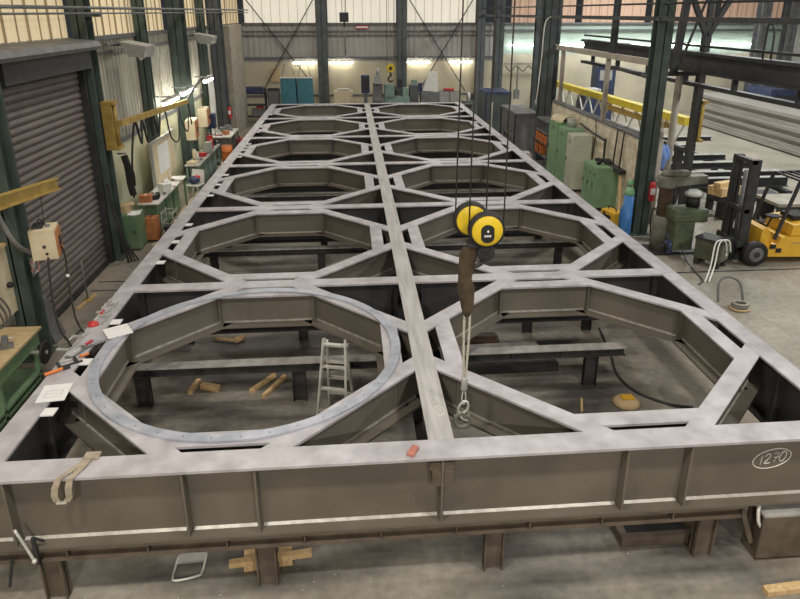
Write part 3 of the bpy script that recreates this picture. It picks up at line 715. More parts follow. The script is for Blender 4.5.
B().tube([(-.14, .17, .02), (-.15, -.1, .02), (-.11, -.16, .02), (.09, -.13, .02), (.14, -.08, .02), (.15, .17, .02)], .014, sub=4).done('bent_rod', 'alu', t)
B().box(-.14, .15, .06, .18, .005, .03).done('flat_plate', 'lgrey', t)
b = B()
for k in range(34):
    x = random.uniform(-3, 3.5); yy = random.uniform(4.55, 5.4); a = random.uniform(0, 3); s = random.uniform(.004, .010)
    b.box(x - s, x + s, yy - s * .4, yy + s * .4, 0, .006)
for k in range(24):
    x = random.uniform(-2.9, -1.9); yy = random.uniform(4.7, 5.05); a = random.uniform(0, 3); L = random.uniform(.02, .06)
    b.bar((x, yy, .004), (x + L * math.cos(a), yy + L * math.sin(a), .004), .006, .006)
tag(b.done('metal_swarf', 'alu'), 'scattered bright metal chips on the floor in front of the frame', 'metal chips', kind='stuff')
# floor markings and seams
struct(B().box(-5.02, -4.92, 15.6, 30, .0, .003).done('trim_4', 'cream'))
struct(B().box(-5.5, -3.7, 12.83, 12.87, .0, .003).box(-5.5, -3.7, 13.3, 13.35, 0, .003).box(5.4, 14, 12.78, 12.84, 0, .004).done('trim_5', 'dark'))

# ------------------------------------------------------------------ left side of the hall
# yellow jib on the first column
t = thing('jib_crane', 'ochre wall jib crane on the green column above the workbench', 'jib crane', (-5.2, 14.93, 0))
b = B(); b.box(-.22, .0, -.18, -.13, 2.62, 3.62).box(-.22, .0, .10, .15, 2.62, 3.62).box(-.22, .06, -.19, .16, 3.58, 3.64).box(-.22, .06, -.19, .16, 2.58, 2.64).cyl((0, 0, 2.6), (0, 0, 3.6), .05); b.done('bracket', 'ochre', t)
b = B(); b.bar((.12, -.1, 3.16), (.2, 5.8, 2.9), .09, .13); b.done('arm', 'ochre', t)
b = B(); b.bar((.2, 5.8, 2.95), (.06, 8.6, 3.3), .05, .07); b.done('outer_arm', 'grey', t)
t = thing('air_hose', 'black coiled hose hanging in loops under the jib crane arm', 'hose', (-5.05, 15.6, 0))
pts = []
for k in range(4):
    y = .15 + k * .5
    pts += [(0, y, 3.06 - .045 * y), (.03, y + .2, 2.45 if k % 2 else 2.5)]
B().tube([(-.15, -.2, 1.3), (-.1, -.15, 2.1), (-.05, 0, 2.7)] + pts + [(.0, 2.25, 2.95)], .025).done('hose', 'black', t)
t = thing('air_hose', 'dark hose hanging in wide loops under the far end of jib arm', 'hose', (-5.0, 18.4, 0))
B().tube([(0, -.2, 2.95), (0, .1, 2.2), (.02, .8, 2.0), (0, 1.2, 2.85), (0, 1.4, 2.4), (.02, 2.0, 2.05), (.0, 2.4, 2.85), (0, 2.6, 2.2), (0, 2.9, 1.5)], .022).done('hose', 'black', t)
def flood(label, c, s=1.):
    t = thing('flood_light', label, 'flood light', c, 0, 'flood lights on the left wall')
    b = B(); b.prism([(-.3 * s, .12), (.3 * s, .0), (.22 * s, -.26), (-.16 * s, -.2)], 'y', -.42 * s, .42 * s); b.done('hood', 'lgrey', t)
    B().bar((.08, -.38 * s, -.25), (.26 * s, -.38 * s, -.1), .01, .2).box(-.14, .2, -.36 * s, .36 * s, -.245, -.225).done('lens', 'white', t)
    B().box(-.62, -.2, -.05, .05, .0, .08).box(-.5, -.42, -.9 * s, .05, .05, .1).done('bracket', 'grey', t)
flood('grey box flood light high on left wall, nearer of the two', (-5.1, 16.9, 4.72))
flood('grey box flood light high on left wall, farther of the two', (-5.1, 24.9, 4.68), 1.1)

# foreground jib arm with the control box
t = thing('jib_crane', 'ochre jib arm reaching in from the left edge over the control box', 'jib crane', (-4.5, 6.2, 0))
b = B(); b.bar((0, 0, 3.42), (0.02, 3.78, 3.02), .012, .17); b.bar((0, 0, 3.5), (0.02, 3.78, 3.10), .10, .02); b.bar((0, 0, 3.34), (0.02, 3.78, 2.94), .10, .02); b.done('arm', 'ochre', t)
B().bar((0, -.02, 3.42), (-1.05, -.02, 3.42), .16, .2).box(-1.2, -1.0, -.2, .2, 2.8, 3.8).done('wall_bracket', 'ochre', t)
CB = (-4.5, 9.4, 2.3)
t = thing('control_box', 'beige control box with orange side hanging on cables from jib arm', 'control box', CB, .25)
B().box(-.2, .14, -.18, .2, -.24, .22, .012).done('box_body', 'cream', t)
B().box(.141, .16, -.17, .19, -.2, .18).done('side_panel', 'rusto', t)
B().cyl((-.02, -.185, -.03), (-.02, -.205, -.03), .022, n=10).done('switch', 'dark', t); B().cyl((.0, -.185, -.14), (.0, -.205, -.14), .02, n=10).done('cable_gland', 'dark', t); B().box(.16, .175, -.05, .08, -.08, .06).done('side_switch', 'dark', t)
B().box(-.16, -.02, -.1, .1, .2, .26).tube([(-.1, -.05, .24), (-.06, 0, .34), (0, .05, .24)], .012).done('lifting_lug', 'dark', t)
B().cyl((0, .0, .3), (0, .1, .68), .006, n=6).done('hanger_wire', 'dark', t)
t = thing('welding_cable', 'black cable from beige control box down to the left girder, left one', 'cable', (0, 0, 0))
B().tube([(-4.45, 9.22, 2.1), (-4.42, 9.1, 1.9), (-4.38, 8.98, 1.65), (-4.2, 8.6, 1.45), (-3.95, 8.15, 1.42), (-3.7, 7.75, 1.5), (-3.58, 7.56, 1.505)], .016).done('cable', 'black', t)
t = thing('welding_cable', 'black cable from orange side of the control box, right one', 'cable', (0, 0, 0))
B().tube([(-4.33, 9.42, 2.2), (-4.3, 9.42, 2.05), (-4.22, 9.2, 1.65), (-3.95, 8.62, 1.44), (-3.7, 8.15, 1.5), (-3.58, 7.96, 1.505)], .014).done('cable', 'black', t)
B().ball((-4.25, 9.28, 1.78), .028).done('connector', 'white', t)
tag(B().tube([(-5.3, 9.6, 2.9), (-5.05, 9.5, 2.3), (-4.85, 9.5, 2.1), (-4.65, 9.48, 2.1), (-4.48, 9.4, 2.3), (-4.46, 9.4, 2.55)], .035).done('feed_hose', 'hose'), 'thick grey hose sagging between green post and control box', 'hose')
t = thing('wire_coil', 'tangled coil of coloured wire hung on the green post at left', 'wire coil', (-5.18, 10.2, 1.62))
for k in range(7):
    a = k * .9; r = .12 + .015 * (k % 3)
    B().tube([(.02 * math.sin(3 * q + a) + .03, r * math.cos(q + a) * .8, r * math.sin(q)) for q in (2 * PI * j / 10 for j in range(10))], .012, sub=2, closed=True).done('wire_loop', ('lgrey', 'redbrick', 'grey')[k % 3], t)
# cream board / tool cupboard door
t = thing('tool_board', 'cream wooden tool board with hanging cables behind the workbench at left edge', 'tool board', (-5.42, 9.3, 0))
B().box(-.05, .0, -1.2, .85, .95, 2.05, .005).done('board', 'cream', t)
B().box(-.06, .03, .80, .88, .9, 2.1).box(-.06, .03, -1.2, .88, 2.05, 2.1).done('frame', 'wood', t)
B().ball((.04, .5, 1.45), .05).cyl((0, .5, 1.45), (.05, .5, 1.45), .03).done('knob', 'black', t)
b = B()
for k in range(4): b.tube([(.03, -.35 + .12 * k, 1.5), (.06, -.2 + .12 * k, 1.35), (.05, -.05 + .12 * k, 1.1), (.04, .0 + .1 * k, .96)], .016)
b.done('hung_cables', 'hose', t)
# bench lower left
t = thing('workbench', 'green steel workbench with plywood top at the lower left edge', 'workbench', (-5.12, 8.5, 0))
B().box(-.3, .27, -1.6, .93, .86, .9, .005).done('bench_top', 'woodp', t)
b = B(); b.box(-.25, .22, -1.5, .88, .62, .86, .004); b.done('apron', 'green', t)
for sx in (-.2, .17):
    for sy in (-1.45, -.3, .8): B().box(sx - .03, sx + .03, sy - .03, sy + .03, 0, .62).done('leg', 'green', t)
B().box(-.24, .2, -1.5, .86, .16, .2).box(.14, .2, -1.5, .86, .05, .1).done('lower_shelf', 'green', t)
o = B().lathe([(.12, -.02), (.16, -.02), (.19, 0), (.16, .02), (.12, .02)], (.42, .6, .62), n=20, axis='x').done('handwheel', 'black', t); B().cyl((.22, .6, .62), (.45, .6, .62), .03).done('axle', 'lgrey', o)
t = thing('bench_vise', 'small grey iron vise on the plywood bench at left edge', 'vise', (-5.05, 8.75, .9), .4)
B().box(-.1, .1, -.06, .06, 0, .06, .01).box(-.04, .04, -.1, .0, .06, .16, .008).done('vise_body', 'grey', t); B().box(-.04, .04, .05, .1, .06, .16, .008).done('jaw', 'grey', t); B().cyl((-.1, .14, .08), (.1, .14, .08), .01, n=8).cyl((0, .0, .08), (0, .15, .08), .016, n=8).done('screw_handle', 'alu', t)
t = thing('leaning_plate', 'dark steel plate leaning beside the roller shutter frame', 'steel plate', (-5.42, 10.75, 0))
B().hull8([(.18, -.22, 0), (.2, -.22, 0), (.2, .2, 0), (.18, .2, 0), (-.06, -.22, .72), (-.04, -.22, .72), (-.04, .2, .78), (-.06, .2, .78)]).done('plate', 'grey', t)
t = thing('leaning_bars', 'dark steel angle bars leaning by the right edge of the roller shutter', 'steel bars', (-5.3, 14.5, 0))
for k in range(4): B().bar((.1 + .06 * k, -.06 + .05 * k, 0), (-.12, -.06 + .04 * k, 1.9 - .35 * k), .05, .02).done('angle_bar', 'supdark', t)
t = thing('handle_stand', 'thin upright rod with small base in front of the roller shutter', 'stand', (-5.35, 12.35, 0))
B().cyl((0, 0, .02), (-.03, .05, .85), .018, n=8).done('rod', 'grey', t); B().lathe([(.09, 0), (.09, .03), (.03, .05)], n=14).done('foot', 'ochre', t)

# green cabinet with papers
t = thing('tool_cabinet', 'green steel cabinet beside column, with papers and cardboard box on top', 'cabinet', (-5.4, 15.55, 0))
B().box(-.22, .24, -.28, .28, .04, .88, .008).done('body', 'green', t)
B().box(-.2, .22, -.292, -.28, .07, .86, .004).done('door', 'green', t).name = 'door'
B().box(.13, .16, -.305, -.292, .42, .52).done('handle', 'dark', t); B().box(-.2, .22, -.26, .26, 0, .04).done('plinth', 'dark', t)
t = thing('cardboard_box', 'open cardboard box on green cabinet beside the column', 'box', (-5.5, 15.6, .885), .3)
B().box(-.11, .11, -.14, .14, 0, .2, .004).done('carton', 'card', t); B().box(-.22, -.1, -.15, .15, .19, .2).box(.1, .2, -.15, .15, .2, .21).done('flap', 'card', t)
paper('stack of white papers on green cabinet beside the column', (-5.27, 15.48), .3, .38, .2, .885, .02, False)
t = thing('orange_case', 'rusty orange case between green cabinet and workbench', 'case', (-5.05, 16.04, 0))
B().box(-.14, .14, -.17, .17, .05, .62, .01).done('body', 'rusto', t); B().tube([(0, -.1, .62), (0, -.08, .68), (0, .08, .68), (0, .1, .62)], .012).done('handle', 'dark', t); B().box(-.12, .12, -.15, .15, 0, .05).done('feet', 'dark', t)
t = thing('wire_trolley', 'small grey wire trolley with cables beside the orange case', 'trolley', (-4.7, 16.35, 0))
b = B()
for z in (.14, .4, .66): b.tube([(-.14, -.22, z), (.14, -.22, z), (.14, .22, z), (-.14, .22, z)], .012, sub=1, closed=True)
for x in (-.14, .14):
    for y in (-.22, .22): b.cyl((x, y, .05), (x, y, .72), .012, n=7)
b.done('frame', 'lgrey', t)
for x in (-.14, .14):
    for y in (-.22, .22): B().lathe([(.05, -.015), (.05, .015)], (x, y, .05), n=12, axis='x').done('wheel', 'black', t)
B().box(-.12, .12, -.18, .18, .15, .3, .01).done('power_source', 'dark', t)
B().tube([(.1, -.2, .4), (.22, -.3, .06), (.05, -.5, .02), (.22, -.62, .02), (.3, -.4, .02)], .015).done('lead', 'black', t)

def bench(label, x0, x1, y0, y1, top, body, ncab, nleg=True):
    t = thing('workbench', label, 'workbench', ((x0 + x1) / 2, (y0 + y1) / 2, 0), 0)
    hx, hy = (x1 - x0) / 2, (y1 - y0) / 2
    B().box(-hx, hx, -hy, hy, .86, .9, .004).done('bench_top', top, t)
    for sx in (-1, 1):
        for sy in (-1, 1): B().box(sx * (hx - .06) - .025, sx * (hx - .06) + .025, sy * (hy - .06) - .025, sy * (hy - .06) + .025, 0, .86).done('leg', body, t)
    for k in range(ncab):
        a = -hy + .25 + k * .75
        o = B().box(-hx + .1, hx - .1, a, a + .6, .08, .86, .005).done('drawer_unit', body, t)
        for j in range(4):
            B().box(hx - .1, hx - .085, a + .03, a + .57, .12 + j * .18, .27 + j * .18).done('drawer', body, o)
    return t
bench('long workbench lit white by tubes, with drawings and tools on it', -5.43, -4.9, 16.25, 19.25, 'white', 'green', 3)
paper('large white drawing on the long workbench, nearer', (-5.2, 18.0), .5, .75, .1, .902, .01, True)
paper('large white drawing at the far end of long workbench', (-5.25, 18.85), .5, .6, -.1, .902, .015, True)
rr = random.Random(3)
kinds = [('tool_tin', 'tin'), ('parts_box', 'box'), ('hand_tool', 'tool')]
nm = {0: ['white', 'cream', 'rusto', 'grey', 'lgrey', 'red', 'alu', 'black'], }
def clutter(where, x0, x1, y0, y1, z, n, grp, hm=.2):
    for k in range(n):
        y = y0 + (y1 - y0) * (k + .5) / n; x = rr.uniform(x0, x1); m = rr.choice(nm[0]); kd = rr.randrange(3)
        w = rr.uniform(.06, .13); h = rr.uniform(.08, hm)
        c = {'white': 'white', 'cream': 'cream', 'rusto': 'rusty orange', 'grey': 'grey', 'lgrey': 'pale grey', 'red': 'red', 'alu': 'silvery', 'black': 'black'}[m]
        t = thing(kinds[kd][0], 'small %s %s among the clutter on %s, %s from near end' % (c, kinds[kd][1], where, ['first', 'second', 'third', 'fourth', 'fifth', 'sixth', 'seventh', 'eighth', 'ninth', 'tenth', 'eleventh', 'twelfth'][k]), kinds[kd][1], (x, y, z), rr.uniform(0, 3), grp)
        if kd == 0: B().lathe([(w * .6, 0), (w * .6, h), (w * .5, h + .01)], n=12).done('can', m, t); B().lathe([(w * .62, h + .005), (w * .62, h + .02)], n=12).done('lid', 'lgrey', t)
        elif kd == 1: B().box(-w, w, -w * 1.2, w * 1.2, 0, h, .006).done('carton', m, t); B().box(-w * .98, w * .98, -.015, .015, h, h + .003).done('tape', 'cream', t)
        else: B().cyl((-w * 1.6, 0, .03), (w * .6, 0, .03), .022, n=9).done('grip', m, t); B().box(w * .6, w * 1.7, -.035, .035, .005, .06, .004).done('tool_head', 'grey', t)
clutter('the long lit workbench', -5.35, -5.0, 16.35, 18.9, .902, 12, 'small things on the long lit workbench', .3)
# drawing board on the wall
t = thing('notice_board', 'cream board with white sheet on wall above the long workbench', 'board', (-5.38, 18.95, 0))
B().box(-.05, .0, -1.15, 1.2, .95, 2.1, .004).done('board', 'cream', t); B().box(0, .01, -.6, .45, 1.15, 1.95).done('pinned_sheet', 'paper', t); B().box(-.05, .03, -1.2, 1.25, 2.1, 2.15).box(-.05, .03, -1.2, -1.14, .95, 2.1).done('frame', 'lgrey', t)
t = thing('hanging_jacket', 'black jacket and tools hanging on wall at near end of workbench', 'jacket', (-5.5, 16.0, 0))
B().tube([(.02, -.05, 2.2), (.06, -.02, 1.9), (.05, .03, 1.5), (.08, .05, 1.2)], .085, n=10).done('jacket_body', 'black', t); B().tube([(.05, .1, 1.95), (.1, .16, 1.7), (.08, .18, 1.4)], .045).done('sleeve', 'black', t); B().cyl((-.15, 0, 2.25), (.05, 0, 2.25), .02).done('hook', 'grey', t)
t = thing('wall_rack', 'white lattice tool rack on pale green wall right of notice board', 'rack', (-5.6, 20.5, 0))
b = B(); b.box(-.04, 0, -.28, -.22, .9, 2.2).box(-.04, 0, .22, .28, .9, 2.2)
for k in range(5): b.bar((0, -.24, 1.0 + .24 * k), (0, .24, 1.0 + .24 * (k + (1 if k % 2 else .3))), .03, .04)
b.done('rack_frame', 'white', t)
t = thing('plastic_chair', 'white plastic chair beside the far end of long workbench', 'chair', (-4.85, 19.95, 0), -.3)
B().box(-.22, .22, -.21, .21, .42, .46, .01).done('seat', 'white', t)
for sx in (-.19, .19):
    for sy in (-.18, .18): B().bar((sx, sy, 0), (sx, sy, .42), .04, .04).done('leg', 'white', t)
B().hull8([(-.22, .18, .46), (.22, .18, .46), (.22, .21, .46), (-.22, .21, .46), (-.2, .27, .86), (.2, .27, .86), (.2, .3, .86), (-.2, .3, .86)]).done('backrest', 'white', t)
t = thing('folded_clothes', 'dark red and blue clothes heaped on white plastic chair', 'clothes', (-4.86, 19.95, .46))
B().ball((0, 0, .13), .18, (1, .9, .7)).done('blue_heap', 'bluepart', t); B().ball((.08, .05, .2), .11, (1, .9, .6)).done('red_heap', 'red', t)
bench('second workbench crowded with parts, beyond the white chair', -5.27, -4.8, 20.6, 24.2, 'lgrey', 'turq', 4)
clutter('the second workbench', -5.15, -4.9, 20.7, 24.1, .902, 12, 'small things on the second workbench', .5)
for (c, la) in (((-5.1, 21.4, 1.95), 'orange and cream control box hanging left of its twin, over second workbench'), ((-5.1, 23.3, 2.05), 'orange and cream control box hanging farther along, near the second jib')):
    t = thing('control_box', la, 'control box', c, .1, 'orange control boxes over the second workbench')
    B().box(-.15, .15, -.4, .4, -.32, .3, .012).done('box_body', 'cream', t); B().box(.15, .17, -.36, .36, -.28, .26).done('door', 'rusto', t); B().cyl((.17, 0, -.02), (.2, 0, -.02), .07, n=12).done('rotary_switch', 'dark', t); B().cyl((0, 0, .3), (-.02, .0, 1.0), .012, n=6).done('hanger', 'dark', t)
t = thing('pillar_drill', 'dark blue-grey pillar drill beside the orange control boxes', 'drill', (-5.25, 24.75, 0))
B().box(-.2, .25, -.2, .2, 0, .08, .01).done('base', 'dark', t); B().cyl((-.05, 0, .08), (-.05, 0, 1.9), .05).done('column', 'grey', t); B().box(-.15, .25, -.14, .14, 1.4, 1.95, .03).done('head', 'bluepart', t); B().box(-.1, .25, -.16, .16, .85, .9).done('table', 'grey', t); B().cyl((.2, 0, 1.1), (.2, 0, 1.4), .03).done('spindle', 'alu', t)
t = thing('steel_drum', 'orange drum standing at far end of the second workbench', 'drum', (-4.68, 24.75, 0))
B().lathe([(.2, 0), (.2, .24), (.21, .25), (.2, .26), (.2, .5), (.21, .51), (.2, .52), (.2, .72)], n=20).done('drum_body', 'orange', t); B().lathe([(.19, .72), (.19, .73)], n=20).done('drum_lid', 'rusto', t)
t = thing('fabric_sheet', 'pale dust sheet hanging on the left wall past the control boxes', 'sheet', (-5.5, 26.4, 0))
rows = [[(.1 + .03 * math.sin(j * 1.9 + i), -.5 + j * .1, z) for j in range(11)] for i, z in enumerate((3.2, 2.6, 2.0, 1.4, .95))]
b = B(); b.sheet(rows); b.sheet([[(x - .012, y, z) for x, y, z in r] for r in rows]); b.done('cloth', 'white', t)
bench('grey table past the control boxes, near the far green column', -5.43, -4.65, 25.6, 27.6, 'white', 'grey', 2)
clutter('the far grey table', -5.3, -4.85, 25.7, 27.5, .902, 6, 'small things on the far grey table')
t = thing('red_container', 'red jerrycan on floor at the far end of grey table', 'can', (-4.75, 27.95, 0))
B().box(-.17, .17, -.2, .2, 0, .42, .03).done('can_body', 'red', t); B().cyl((0, .1, .42), (0, .1, .5), .04).done('cap', 'dark', t); B().tube([(0, -.12, .42), (0, -.1, .5), (0, .02, .5), (0, .04, .42)], .016).done('handle', 'red', t)
def extinguisher(label, c, rz=0):
    t = thing('fire_extinguisher', label, 'fire extinguisher', c, rz)
    B().lathe([(.07, 0), (.08, .02), (.08, .42), (.06, .48), (.03, .5)], n=16).done('cylinder', 'red', t)
    B().cyl((0, 0, .5), (0, 0, .56), .02).bar((-.02, 0, .57), (.09, 0, .59), .02, .015).done('valve', 'dark', t)
    B().tube([(.02, .03, .54), (.1, .04, .45), (.1, .03, .2), (.09, .03, .1)], .012).done('hose', 'black', t)
    b = B(); b.prism([(.083 * math.cos(a), .083 * math.sin(a)) for a in (-2.4 + .3 * k for k in range(6))], 'z', .18, .34); b.done('label', 'paper', t)
extinguisher('red fire extinguisher mounted on the far blue-green column at left', (-5.18, 28.75, 1.15))

# ------------------------------------------------------------------ far end of the hall
for x, la in ((-3.02, 'left of two teal bulk bags hung by their loops at end wall'), (-2.2, 'right of two teal bulk bags hung by their loops at end wall')):
    t = thing('bulk_bag', la, 'bag', (x, 33.6, 0), 0, 'teal bulk bags by the end wall')
    b = B(); n = 24; rings = []
    for z, s in ((.0, .9), (.1, 1.), (.9, 1.03), (1.8, 1.02), (2.4, .98)):
        rings.append([b.bm.verts.new((.385 * s * max(-1, min(1, 1.35 * math.cos(a))), .385 * s * max(-1, min(1, 1.35 * math.sin(a))), z)) for a in (2 * PI * k / n for k in range(n))])
    for i in range(4):
        for k in range(n): b.bm.faces.new((rings[i][k], rings[i][(k + 1) % n], rings[i + 1][(k + 1) % n], rings[i + 1][k]))
    b.bm.faces.new(rings[0]); b.bm.faces.new(rings[-1]); b.done('bag_body', 'teal', t)
    b = B()
    for k in range(5): b.ball((-.32 + .16 * k, -.36 + .05 * (k % 2), 2.43), .075, (1.2, 1, .6), n=8)
    b.done('folded_liner', 'white', t)
    for sx in (-.33, .33): B().cyl((sx, -.2, 2.4), (sx * .45, 0, 3.1), .014, n=6).done('lifting_loop', 'dark', t)
def machine(name, label, cat, c, parts, rz=0):
    t = thing(name, label, cat, c, rz); t.scale.z = 1.12 if c[1] > 34 and name not in ('parts_crate',) else 1
    for pn, m, bb in parts:
        b = B()
        for q in bb:
            if len(q) == 6: b.box(*q, .015)
            else: b.cyl(q[0], q[1], q[2], n=14)
        b.done(pn, m, t)
    return t
machine('steel_cabinet', 'small dark blue cabinet on pedestal at end wall, right of the column', 'cabinet', (.86, 34.6, 0), [('body', 'bluepart', [(-.22, .22, -.2, .2, 1.35, 2.15)]), ('screen', 'dark', [(-.17, .17, -.22, -.2, 1.5, 2.05)]), ('pedestal', 'grey', [(-.1, .1, -.1, .1, 0, 1.35)])])
machine('milling_machine', 'grey milling machine at end wall beside the dark blue cabinet', 'machine', (1.5, 34.4, 0), [('column', 'grey', [(-.25, .25, -.2, .3, 0, 1.8)]), ('head', 'lgrey', [(-.2, .2, -.45, .1, 1.8, 2.2), ((0, -.3, 2.2), (0, -.3, 2.5), .1)]), ('table', 'grey', [(-.3, .3, -.5, .1, 1.0, 1.15)])])
machine('lathe', 'pale green lathe at end wall below the yellow hook', 'machine', (2.5, 34.4, 0), [('bed', 'turq', [(-.65, .65, -.3, .3, .6, 1.2)]), ('headstock', 'turq', [(-.65, -.15, -.35, .35, 1.2, 1.75)]), ('tailstock', 'turq', [(.3, .6, -.25, .25, 1.2, 1.6)]), ('chuck', 'dark', [((-.15, 0, 1.45), (.0, 0, 1.45), .2)]), ('stand', 'grey', [(-.6, -.2, -.25, .25, 0, .6), (.2, .6, -.25, .25, 0, .6)]), ('motor', 'dark', [(.02, .28, -.1, .2, 1.6, 2.0)])])
machine('green_machine', 'small blue-green machine right of the lathe at end wall', 'machine', (3.42, 34.5, 0), [('body', 'blucol', [(-.25, .2, -.3, .3, 0, 1.7)]), ('head', 'turq', [(-.15, .15, -.2, .2, 1.7, 1.95)])])
machine('white_hood', 'white sloped hood of machine in front of end wall, right of column', 'machine', (4.25, 34.5, 0), [('base', 'grey', [(-.5, .5, -.3, .3, 0, 1.4)]), ('vise', 'bluepart', [(-.62, -.42, -.2, .1, 1.4, 1.8)])])
o = [x for x in bpy.data.objects if x.name == 'white_hood'][0]
b = B(); b.prism([(-.42, 1.45), (.4, 1.4), (.36, 2.3), (-.02, 2.3)], 'y', -.25, .2); b.done('hood', 'white', o)
machine('grinding_machine', 'low grey grinder with round white guard at right end wall', 'machine', (6.15, 33.6, 0), [('body', 'grey', [(-.3, .3, -.3, .3, 0, 1.2)]), ('wheel_guard', 'white', [((-.05, -.1, 1.4), (.05, -.1, 1.4), .22)]), ('motor', 'dark', [(-.05, .35, -.1, .2, 1.2, 1.5)])])
machine('steel_cabinet', 'low grey cupboard at end wall under fourth tube light', 'cabinet', (5.4, 35.3, 0), [('body', 'grey', [(-.6, .6, -.25, .25, 0, 1.35)]), ('door', 'lgrey', [(-.55, -.02, -.265, -.25, .1, 1.3), (.02, .55, -.265, -.25, .1, 1.3)]), ('red_tray', 'red', [(-.3, .25, -.2, .2, 1.35, 1.45)])])
machine('steel_cabinet', 'low cream cupboard at end wall left of dark blue cabinet', 'cabinet', (-.3, 35.3, 0), [('body', 'cream', [(-.5, .5, -.25, .25, 0, 1.4)]), ('door', 'cream', [(-.45, -.02, -.265, -.25, .1, 1.35), (.02, .45, -.265, -.25, .1, 1.35)]), ('tray', 'lgrey', [(-.3, .3, -.2, .2, 1.4, 1.48)])])
t = thing('storage_rack', 'dark storage rack with red parts at far left corner', 'rack', (-4.95, 34.8, 0))
for sx in (-.6, .6):
    for sy in (-.25, .25): B().box(sx - .03, sx + .03, sy - .03, sy + .03, 0, 1.75).done('upright', 'dark', t)
for z in (.3, .9, 1.5): B().box(-.6, .6, -.28, .28, z, z + .05).done('shelf', 'dark', t)
machine('parts_crate', 'dark crate of red parts on the shelf in far left corner', 'crate', (-4.75, 34.75, .35), [('crate_body', 'grey', [(-.35, .35, -.2, .2, 0, .4)]), ('red_parts', 'red', [(-.1, .25, -.15, .15, .4, .5)])])
machine('parts_crate', 'wide black crate on top shelf in far left corner', 'crate', (-4.95, 34.8, 1.55), [('crate_body', 'bluepart', [(-.5, .5, -.2, .2, 0, .3)])])
machine('storage_cupboard', 'dark cupboard between far left rack and teal bags', 'cupboard', (-3.9, 34.6, 0), [('body', 'dark', [(-.3, .3, -.25, .25, 0, 1.6)]), ('door', 'grey', [(-.27, .27, -.265, -.25, .1, 1.5)])])
tag(B().box(-.25, .25, -.01, .01, 0, .7, .003).done('wall_poster', 'card', loc=(-4.0, YB - .14, 1.9)), 'reddish poster on end wall left of the teal bags', 'poster')
# dark rail beam lying across the far end
t = thing('far_beam', 'long dark steel beam lying behind the far end of frame', 'steel beam', (.9, 32.2, 0))
B().box(-4.9, 5.2, -.12, .12, 1.16, 1.2).box(-4.9, 5.2, -.01, .01, .95, 1.16).box(-4.9, 5.2, -.12, .12, .92, .95).done('beam', 'grey', t)
for x in (-4.2, -1.5, 1.5, 4.4): B().box(x - .08, x + .08, -.15, .15, 0, .92).done('support_leg', 'supdark', t)
# crane hook and pendant
t = thing('crane_hook', 'yellow crane hook hanging in front of the end wall', 'crane hook', (1.9, 30, 0))
b = B(); b.lathe([(.17, -.06), (.19, 0), (.17, .06)], (0, 0, 3.12), n=20, axis='y'); b.done('hook_block', 'yellow', t)
B().lathe([(.08, -.09), (.08, .09)], (0, 0, 3.12), n=14, axis='y').done('hub', 'dark', t)
B().cyl((0, 0, 2.75), (0, 0, 2.95), .05).tube([(0, 0, 2.78), (-.08, 0, 2.72), (-.1, 0, 2.6), (0, 0, 2.52), (.1, 0, 2.6)], .04).done('hook', 'dark', t)
for x in (-.16, .16): B().cyl((x, 0, 3.12), (x, 0, 9.5), .012, n=6).done('wire_rope', 'rope', t)
t = thing('pendant_control', 'dark pendant box with rod hanging before the end wall windows', 'pendant', (-.13, 30, 0))
B().box(-.2, .2, -.12, .12, 5.1, 5.5, .02).done('pendant_box', 'dark', t); B().cyl((.02, 0, 3.7), (0, 0, 5.1), .03, n=8).done('rod', 'grey', t); B().ball((.02, 0, 4.98), .08).done('coupling', 'dark', t)
for x in (-.08, .08): B().cyl((x, 0, 5.5), (x, 0, 9.5), .012, n=6).done('cable', 'dark', t)
t = thing('wall_sign', 'small white sign with red edges high on end wall', 'sign', (.8, YB - .1, 4.75))
B().box(-.34, .34, -.02, .02, -.09, .09).done('sign_board', 'red', t); B().box(-.31, .31, -.024, -.02, -.045, .045).done('white_field', 'paper', t)

# ------------------------------------------------------------------ right side of the hall
def locker(label, x, y, w, d, h, m, doors, z0=.1, group=None):
    # front faces -x (towards the frame); w along y, d along x
    t = thing('steel_locker', label, 'locker', (x, y, 0), 0, group)
    B().box(0, d, -w / 2, w / 2, z0, h, .006).done('body', m, t)
    k = w / doors
    for j in range(doors):
        a = -w / 2 + j * k
        o = B().box(-.018, 0, a + .012, a + k - .012, z0 + .03, h - .03, .004).done('door', m, t)
        B().box(-.035, -.018, a + k - .1, a + k - .07, h * .52, h * .52 + .12).done('door_handle', 'dark', o)
        q = B()
        for s in range(3): q.box(-.021, -.018, a + k * .3, a + k * .7, h - .2 - s * .04, h - .185 - s * .04)
        q.done('vent_slots', 'dark', o)
    for sy in (-w / 2 + .05, w / 2 - .05):
        for sx in (.05, d - .05): B().box(sx - .025, sx + .025, sy - .025, sy + .025, 0, z0).done('foot', m, t)
    return t
locker('tall cream steel locker by block wall, nearest of the tall lockers', 7.0, 19.95, .62, .6, 1.84, 'lcream', 1)
locker('tall green steel locker directly behind the cream locker', 7.0, 20.75, .9, .55, 1.92, 'lgreen', 1)
locker('tall green steel locker between other green locker and orange-bin rack', 7.0, 21.75, .95, .5, 2.0, 'lgreen', 1)
locker('low green locker with three narrow doors before block wall', 7.05, 18.15, 1.15, .75, 1.28, 'lgreen', 3, .1)
tag(B().tube([(7.2, 18.0, 1.31), (7.35, 18.1, 1.4), (7.5, 17.95, 1.33), (7.6, 18.2, 1.36), (7.45, 18.4, 1.33), (7.25, 18.3, 1.38)], .055).done('black_cloth', 'black'), 'crumpled black cloth on top of the low green locker', 'cloth')
t = thing('cardboard_roll', 'cream rolled sheet lying on top of the tall green lockers', 'roll', (7.25, 21.6, 2.0), .2)
